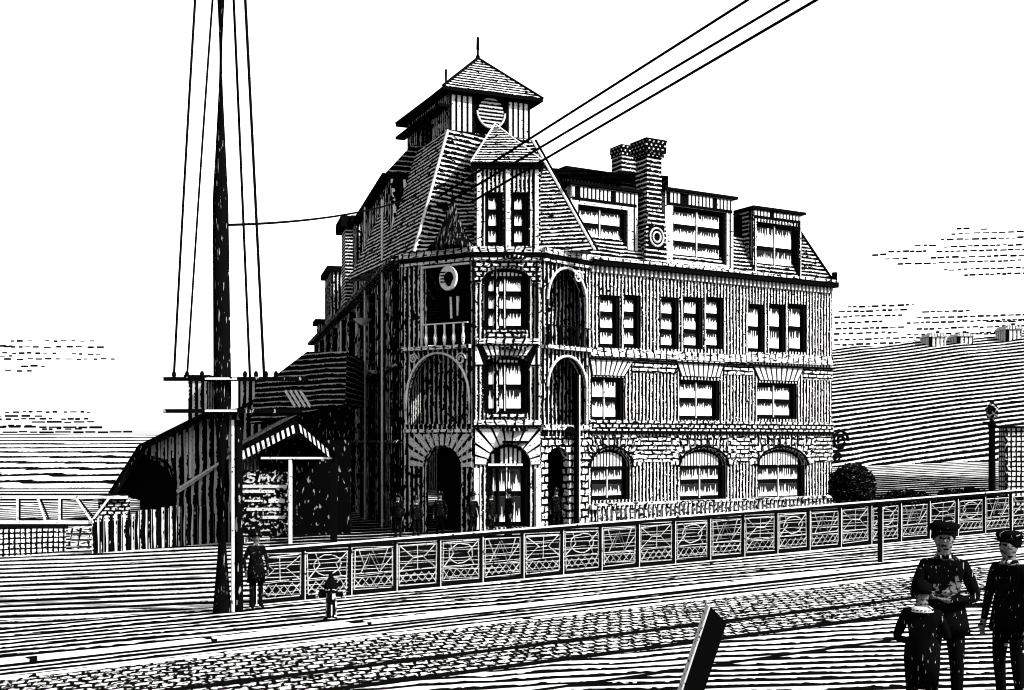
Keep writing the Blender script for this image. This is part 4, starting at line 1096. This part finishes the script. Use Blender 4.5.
# ------------------------------------------------------------------ people
def skin_mesh(name, joints, bones, mats, eyes=None):
    """joints: name -> (pos, radius); bones: (a,b,material index)"""
    names = list(joints); idx = {n:i for i,n in enumerate(names)}
    me = bpy.data.meshes.new(name+'_skel')
    me.from_pydata([joints[n][0] for n in names], [(idx[a],idx[b]) for a,b,_ in bones], []); me.update()
    o = bpy.data.objects.new(name+'_skel', me); C.objects.link(o)
    md = o.modifiers.new('s','SKIN'); md.use_smooth_shade = True
    sv = me.skin_vertices[0].data
    for n in names:
        r_ = joints[n][1]; r_ = r_ if isinstance(r_,tuple) else (r_,r_)
        sv[idx[n]].radius = r_
    sv[idx['pelvis']].use_root = True
    sb = o.modifiers.new('d','SUBSURF'); sb.levels = 2; sb.render_levels = 2
    dg = bpy.context.evaluated_depsgraph_get(); ev = o.evaluated_get(dg)
    out = bpy.data.meshes.new_from_object(ev)
    bpy.data.objects.remove(o)
    out.name = name
    if out.materials: out.materials.clear()
    for mt in mats: out.materials.append(MATS[mt])
    segs = [(Vector(joints[a][0]),Vector(joints[b][0]),mi) for a,b,mi in bones]
    for p in out.polygons:
        c = p.center; best = 1e9
        for a,b,mi in segs:
            d = b-a; t = max(0,min(1,(c-a).dot(d)/max(1e-9,d.length_squared))); q = (c-(a+d*t)).length
            if q < best: best = q; p.material_index = mi
        p.use_smooth = True
    return out
def person(label, base, rot=0, h=1.75, hat='cap', pose=None, fingers=True, group=None, jacket='cloth', trousers='cloth', collar=False, long_coat=False, cat='person'):
    k = h/1.75
    J = {'pelvis':((0,0,.95),(.15,.11)),'waist':((0,0,1.1),(.135,.10)),'chest':((0,-.01,1.33),(.17,.115)),'neck0':((0,0,1.46),(.085,.075)),
         'neck1':((0,-.01,1.52),(.062,.062)),'head0':((0,-.025,1.575),(.068,.078)),'head1':((0,-.02,1.65),(.078,.095)),'head2':((0,-.005,1.71),(.062,.075)),
         'nose0':((0,-.105,1.64),.012),'nose1':((0,-.128,1.615),.013)}
    Bn = [('pelvis','waist',0),('waist','chest',0),('chest','neck0',0),('neck0','neck1',2),('neck1','head0',2),('head0','head1',2),('head1','head2',2),('head1','nose0',2),('nose0','nose1',2)]
    for s,n in ((-1,'l'),(1,'r')):
        ps = (pose or {})
        el = ps.get('elbow_'+n,(s*.27,.03,1.13)); wr = ps.get('wrist_'+n,(s*.26,-.06,.88)); hd = ps.get('hand_'+n)
        J['sh'+n]=((s*.165,0,1.40),.072); J['el'+n]=(el,.048); J['wr'+n]=(wr,.033)
        dv = (Vector(hd)-Vector(wr)).normalized() if hd else Vector((0,-.25,-1)).normalized()
        W_ = Vector(wr); J['pa'+n]=(tuple(W_+dv*.06),(.038,.022))
        Bn += [('chest','sh'+n,0),('sh'+n,'el'+n,0),('el'+n,'wr'+n,0),('wr'+n,'pa'+n,2)]
        kn = ps.get('knee_'+n,(s*.105,-.03,.52)); an = ps.get('ankle_'+n,(s*.11,.02,.09))
        J['hi'+n]=((s*.09,0,.88),.10); J['kn'+n]=(kn,.066); J['an'+n]=(an,.045)
        J['to'+n]=((an[0]*1.1,an[1]-.17,.035),(.045,.03)); J['he'+n]=((an[0],an[1]+.04,.04),.04)
        Bn += [('pelvis','hi'+n,1),('hi'+n,'kn'+n,1),('kn'+n,'an'+n,1),('an'+n,'to'+n,3),('an'+n,'he'+n,3)]
        J['ear'+n]=((s*.088,.0,1.64),.014); Bn.append(('head1','ear'+n,2))
        if fingers:
            side = dv.orthogonal().normalized()
            side = (Vector((0,1,0))-dv*dv.y).normalized()
            nrm = dv.cross(side)*(-s)
            pc = Vector(J['pa'+n][0])
            for q,(o_,ln_) in enumerate(((-.027,.075),(-.009,.085),(.009,.08),(.027,.062))):
                b0 = pc+side*o_+dv*.03; b1 = b0+dv*ln_*.55; b2 = b1+(dv*.7+nrm*.6).normalized()*ln_*.5
                J[f'f{q}a{n}']=(tuple(b0),.010); J[f'f{q}b{n}']=(tuple(b1),.0095); J[f'f{q}c{n}']=(tuple(b2),.008)
                Bn += [('pa'+n,f'f{q}a{n}',2),(f'f{q}a{n}',f'f{q}b{n}',2),(f'f{q}b{n}',f'f{q}c{n}',2)]
            b0 = pc-side*.035-dv*.01; b1 = b0-side*.025+dv*.03; b2 = b1+dv*.03+nrm*.01
            J['ta'+n]=(tuple(b0),.012); J['tb'+n]=(tuple(b1),.011); J['tc'+n]=(tuple(b2),.009)
            Bn += [('pa'+n,'ta'+n,2),('ta'+n,'tb'+n,2),('tb'+n,'tc'+n,2)]
    J = {a:(tuple(Vector(b)*k),(c*k if not isinstance(c,tuple) else (c[0]*k,c[1]*k))) for a,(b,c) in J.items()}
    me = skin_mesh('person',J,Bn,[jacket,trousers,'skin','black'])
    # eyes and mouth as small dark inlays joined into the same mesh
    bm = bmesh.new(); bm.from_mesh(me)
    for s in (-1,1):
        r_ = bmesh.ops.create_icosphere(bm,subdivisions=1,radius=.014*k,matrix=Matrix.Translation(Vector((s*.034,-.102,1.655))*k))
        for v in r_['verts']:
            for f in v.link_faces: f.material_index = 3
    r_ = bmesh.ops.create_cube(bm,size=1,matrix=Matrix.Translation(Vector((0,-.098,1.585))*k) @ Matrix.Diagonal((.045*k,.02*k,.008*k,1)))
    for v in r_['verts']:
        for f in v.link_faces: f.material_index = 3
    bm.to_mesh(me); bm.free()
    o = bpy.data.objects.new('person', me); C.objects.link(o); o.location = base; o.rotation_euler.z = rot
    tag(o,label,cat,group)
    def child(mb,name,mat,smooth=True):
        c = mb.build(name,mat,None,smooth=smooth,origin=(0,0,0)); c.parent = o; return c
    m = MB(); c = Vector((0,0,1.66*k))
    m.lathe(c+Vector((0,.012*k,0)),[(.094*k,-.03*k),(.106*k,.02*k),(.098*k,.07*k),(.05*k,.105*k),(.01*k,.112*k)],16); child(m,'hair','black')
    if hat == 'cap':
        m = MB(); c = Vector((0,0,1.715*k)); m.lathe(c,[(.105*k,-.01),(.135*k,.03*k),(.13*k,.055*k),(.08*k,.075*k),(.01,.08*k)],16)
        m.prism([Vector((math.cos(a)*.1*k,-.07*k+math.sin(a)*.11*k,1.705*k)) for a in [math.pi+math.pi*q/8 for q in range(9)]],(0,0,.014)); child(m,'cap','cloth')
    elif hat == 'hat':
        m = MB(); c = Vector((0,0,1.71*k)); m.lathe(c,[(.17*k,0),(.175*k,.012*k),(.11*k,.018*k),(.105*k,.11*k),(.09*k,.135*k),(.01,.138*k)],18); child(m,'hat','cloth')
    if collar:
        m = MB(); c = Vector((0,0,1.41*k)); m.lathe(c,[(.125*k,.02*k),(.135*k,.03*k),(.115*k,.055*k),(.08*k,.08*k)],18); child(m,'collar','rough_bar')
    else:
        m = MB(); c = Vector((0,-.005*k,1.47*k)); m.lathe(c,[(.083*k,0),(.086*k,.01*k),(.072*k,.035*k),(.066*k,.03*k)],14); child(m,'collar','cloth_light')
    # jacket skirt flaring over the hips
    m = MB(); z1 = .60 if long_coat else .80
    wq = .155 if collar else .205
    prof = [(.15,1.14),(.172,1.0),(min(.19,wq+.02),.9),(wq,z1),(wq-.015,z1+.01),(.17,.92)]
    n = 20; ri=[]
    for (r_,z_) in prof:
        i=len(m.v); m.v += [Vector((math.cos(2*math.pi*q/n)*r_*1.08,math.sin(2*math.pi*q/n)*r_*.78,z_))*k for q in range(n)]; ri.append(i)
    for a in range(len(prof)-1):
        for q in range(n):
            w=(q+1)%n; m.f.append((ri[a]+q,ri[a]+w,ri[a+1]+w,ri[a+1]+q))
    child(m,'jacket_skirt',jacket)
    return o
BZ = 1.22
folded = {'elbow_l':(-.26,-.06,1.12),'wrist_l':(-.02,-.22,1.17),'hand_l':(.08,-.2,1.2),'elbow_r':(.27,-.04,1.12),'wrist_r':(.04,-.23,1.12),'hand_r':(-.08,-.2,1.14)}
reach = {'elbow_l':(-.27,-.05,1.14),'wrist_l':(-.12,-.24,1.26),'hand_l':(-.05,-.26,1.36),'elbow_r':(.27,-.02,1.12),'wrist_r':(.02,-.22,1.05),'hand_r':(-.1,-.24,1.08)}
Yb = 10.45
gb = 'people on the near pavement'
person('boy in dark jacket and cap, arms folded, behind the smaller child', (X(944,Yb),Yb,BZ), rot=R(-18), h=1.86, pose=folded, group=gb)
person('small child in dark coat with white collar in front of the boys', (X(922,9.75),9.75,BZ), rot=R(160), h=1.42, hat=None, pose=reach, collar=True, group=gb, long_coat=True)
person('boy in dark clothes and cap at the right edge, arms hanging down', (X(1010,10.9),10.9,BZ), rot=R(-62), h=1.74, group=gb)
pb = GP(256,608)
person('man in dark coat and brimmed hat between the mast and the fence end', tuple(pb), rot=R(30), h=1.76, hat='hat', long_coat=True)
gg = 'people standing at the foot of the hotel'
spots = [(398,46-2.5,'dark figure standing leftmost at the foot of the hotel tower, beside the side wall',-20,1.7),
 (416,42.5,'dark figure before the left pier of the arched tower doorway',25,1.62),
 (440,43.2,'dark figure standing in front of the dark arched doorway under the left bay',0,1.72),
 (473,42.4,'dark figure at the pier left of the tower entrance door',35,1.68),
 (491,42.2,'left figure of the pair chatting before the tower entrance door',60,1.7),
 (509,42.2,'right figure of the pair chatting before the tower entrance door',-60,1.74),
 (556,43.3,'dark figure beside the small arched side door right of the tower entrance',10,1.66)]
proto = None
for (px,Y,lab,rz_,h_) in spots:
    x = X(px,Y)
    if proto is None:
        proto = person(lab,(x,Y,g(x)),R(rz_),1.7,'hat',fingers=True,group=gg); o = proto
    else:
        o = copy_tree(proto); o.location=(x,Y,g(x)); o.rotation_euler.z=R(rz_); o['label']=lab
    sc = h_/1.7; o.scale=(sc,sc,sc)

# ------------------------------------------------------------------ light, sky, camera
EL, AZ = 38, None
sv = Vector((0.86,-0.51,0)).normalized()          # horizontal direction towards the sun
sd = Vector((sv.x*math.cos(R(EL)),sv.y*math.cos(R(EL)),math.sin(R(EL))))
sl = bpy.data.lights.new('sun','SUN'); sl.energy = 5.0; sl.angle = R(.5); sl.color=(1,.985,.96)
so = bpy.data.objects.new('sun',sl); C.objects.link(so); so.rotation_euler = sd.to_track_quat('Z','Y').to_euler()
w = bpy.data.worlds.new('World'); S.world = w; w.use_nodes = True; nt = w.node_tree; nt.nodes.clear()
sky = nt.nodes.new('ShaderNodeTexSky'); sky.sky_type='NISHITA'; sky.sun_disc=False; sky.sun_elevation=R(EL); sky.sun_rotation = math.atan2(sv.x,sv.y)
sky.dust_density = 2.0; sky.air_density = 1.0
hs = nt.nodes.new('ShaderNodeHueSaturation'); hs.inputs['Saturation'].default_value = 0.03
bg = nt.nodes.new('ShaderNodeBackground'); bg.inputs[1].default_value = .12
ow = nt.nodes.new('ShaderNodeOutputWorld')
nt.links.new(sky.outputs[0],hs.inputs['Color']); nt.links.new(hs.outputs[0],bg.inputs[0]); nt.links.new(bg.outputs[0],ow.inputs[0])
cam = bpy.data.cameras.new('camera'); co = bpy.data.objects.new('camera',cam); C.objects.link(co)
co.location=(0,0,H); co.rotation_euler=(R(90),0,0); cam.sensor_width=36; cam.lens=36*F/1024; cam.shift_y=(HZ-345)/1024; cam.clip_end=6000; cam.clip_start=.1
S.camera = co
vs = S.view_settings; vs.view_transform='Standard'; vs.look='None'; vs.gamma=1; vs.use_curve_mapping=False; vs.exposure=2.2
S.cycles.max_bounces = 4; S.cycles.diffuse_bounces = 1
S.cycles.pixel_filter_type='BLACKMAN_HARRIS'; S.cycles.filter_width=1.1
S.render.resolution_x=1024; S.render.resolution_y=690
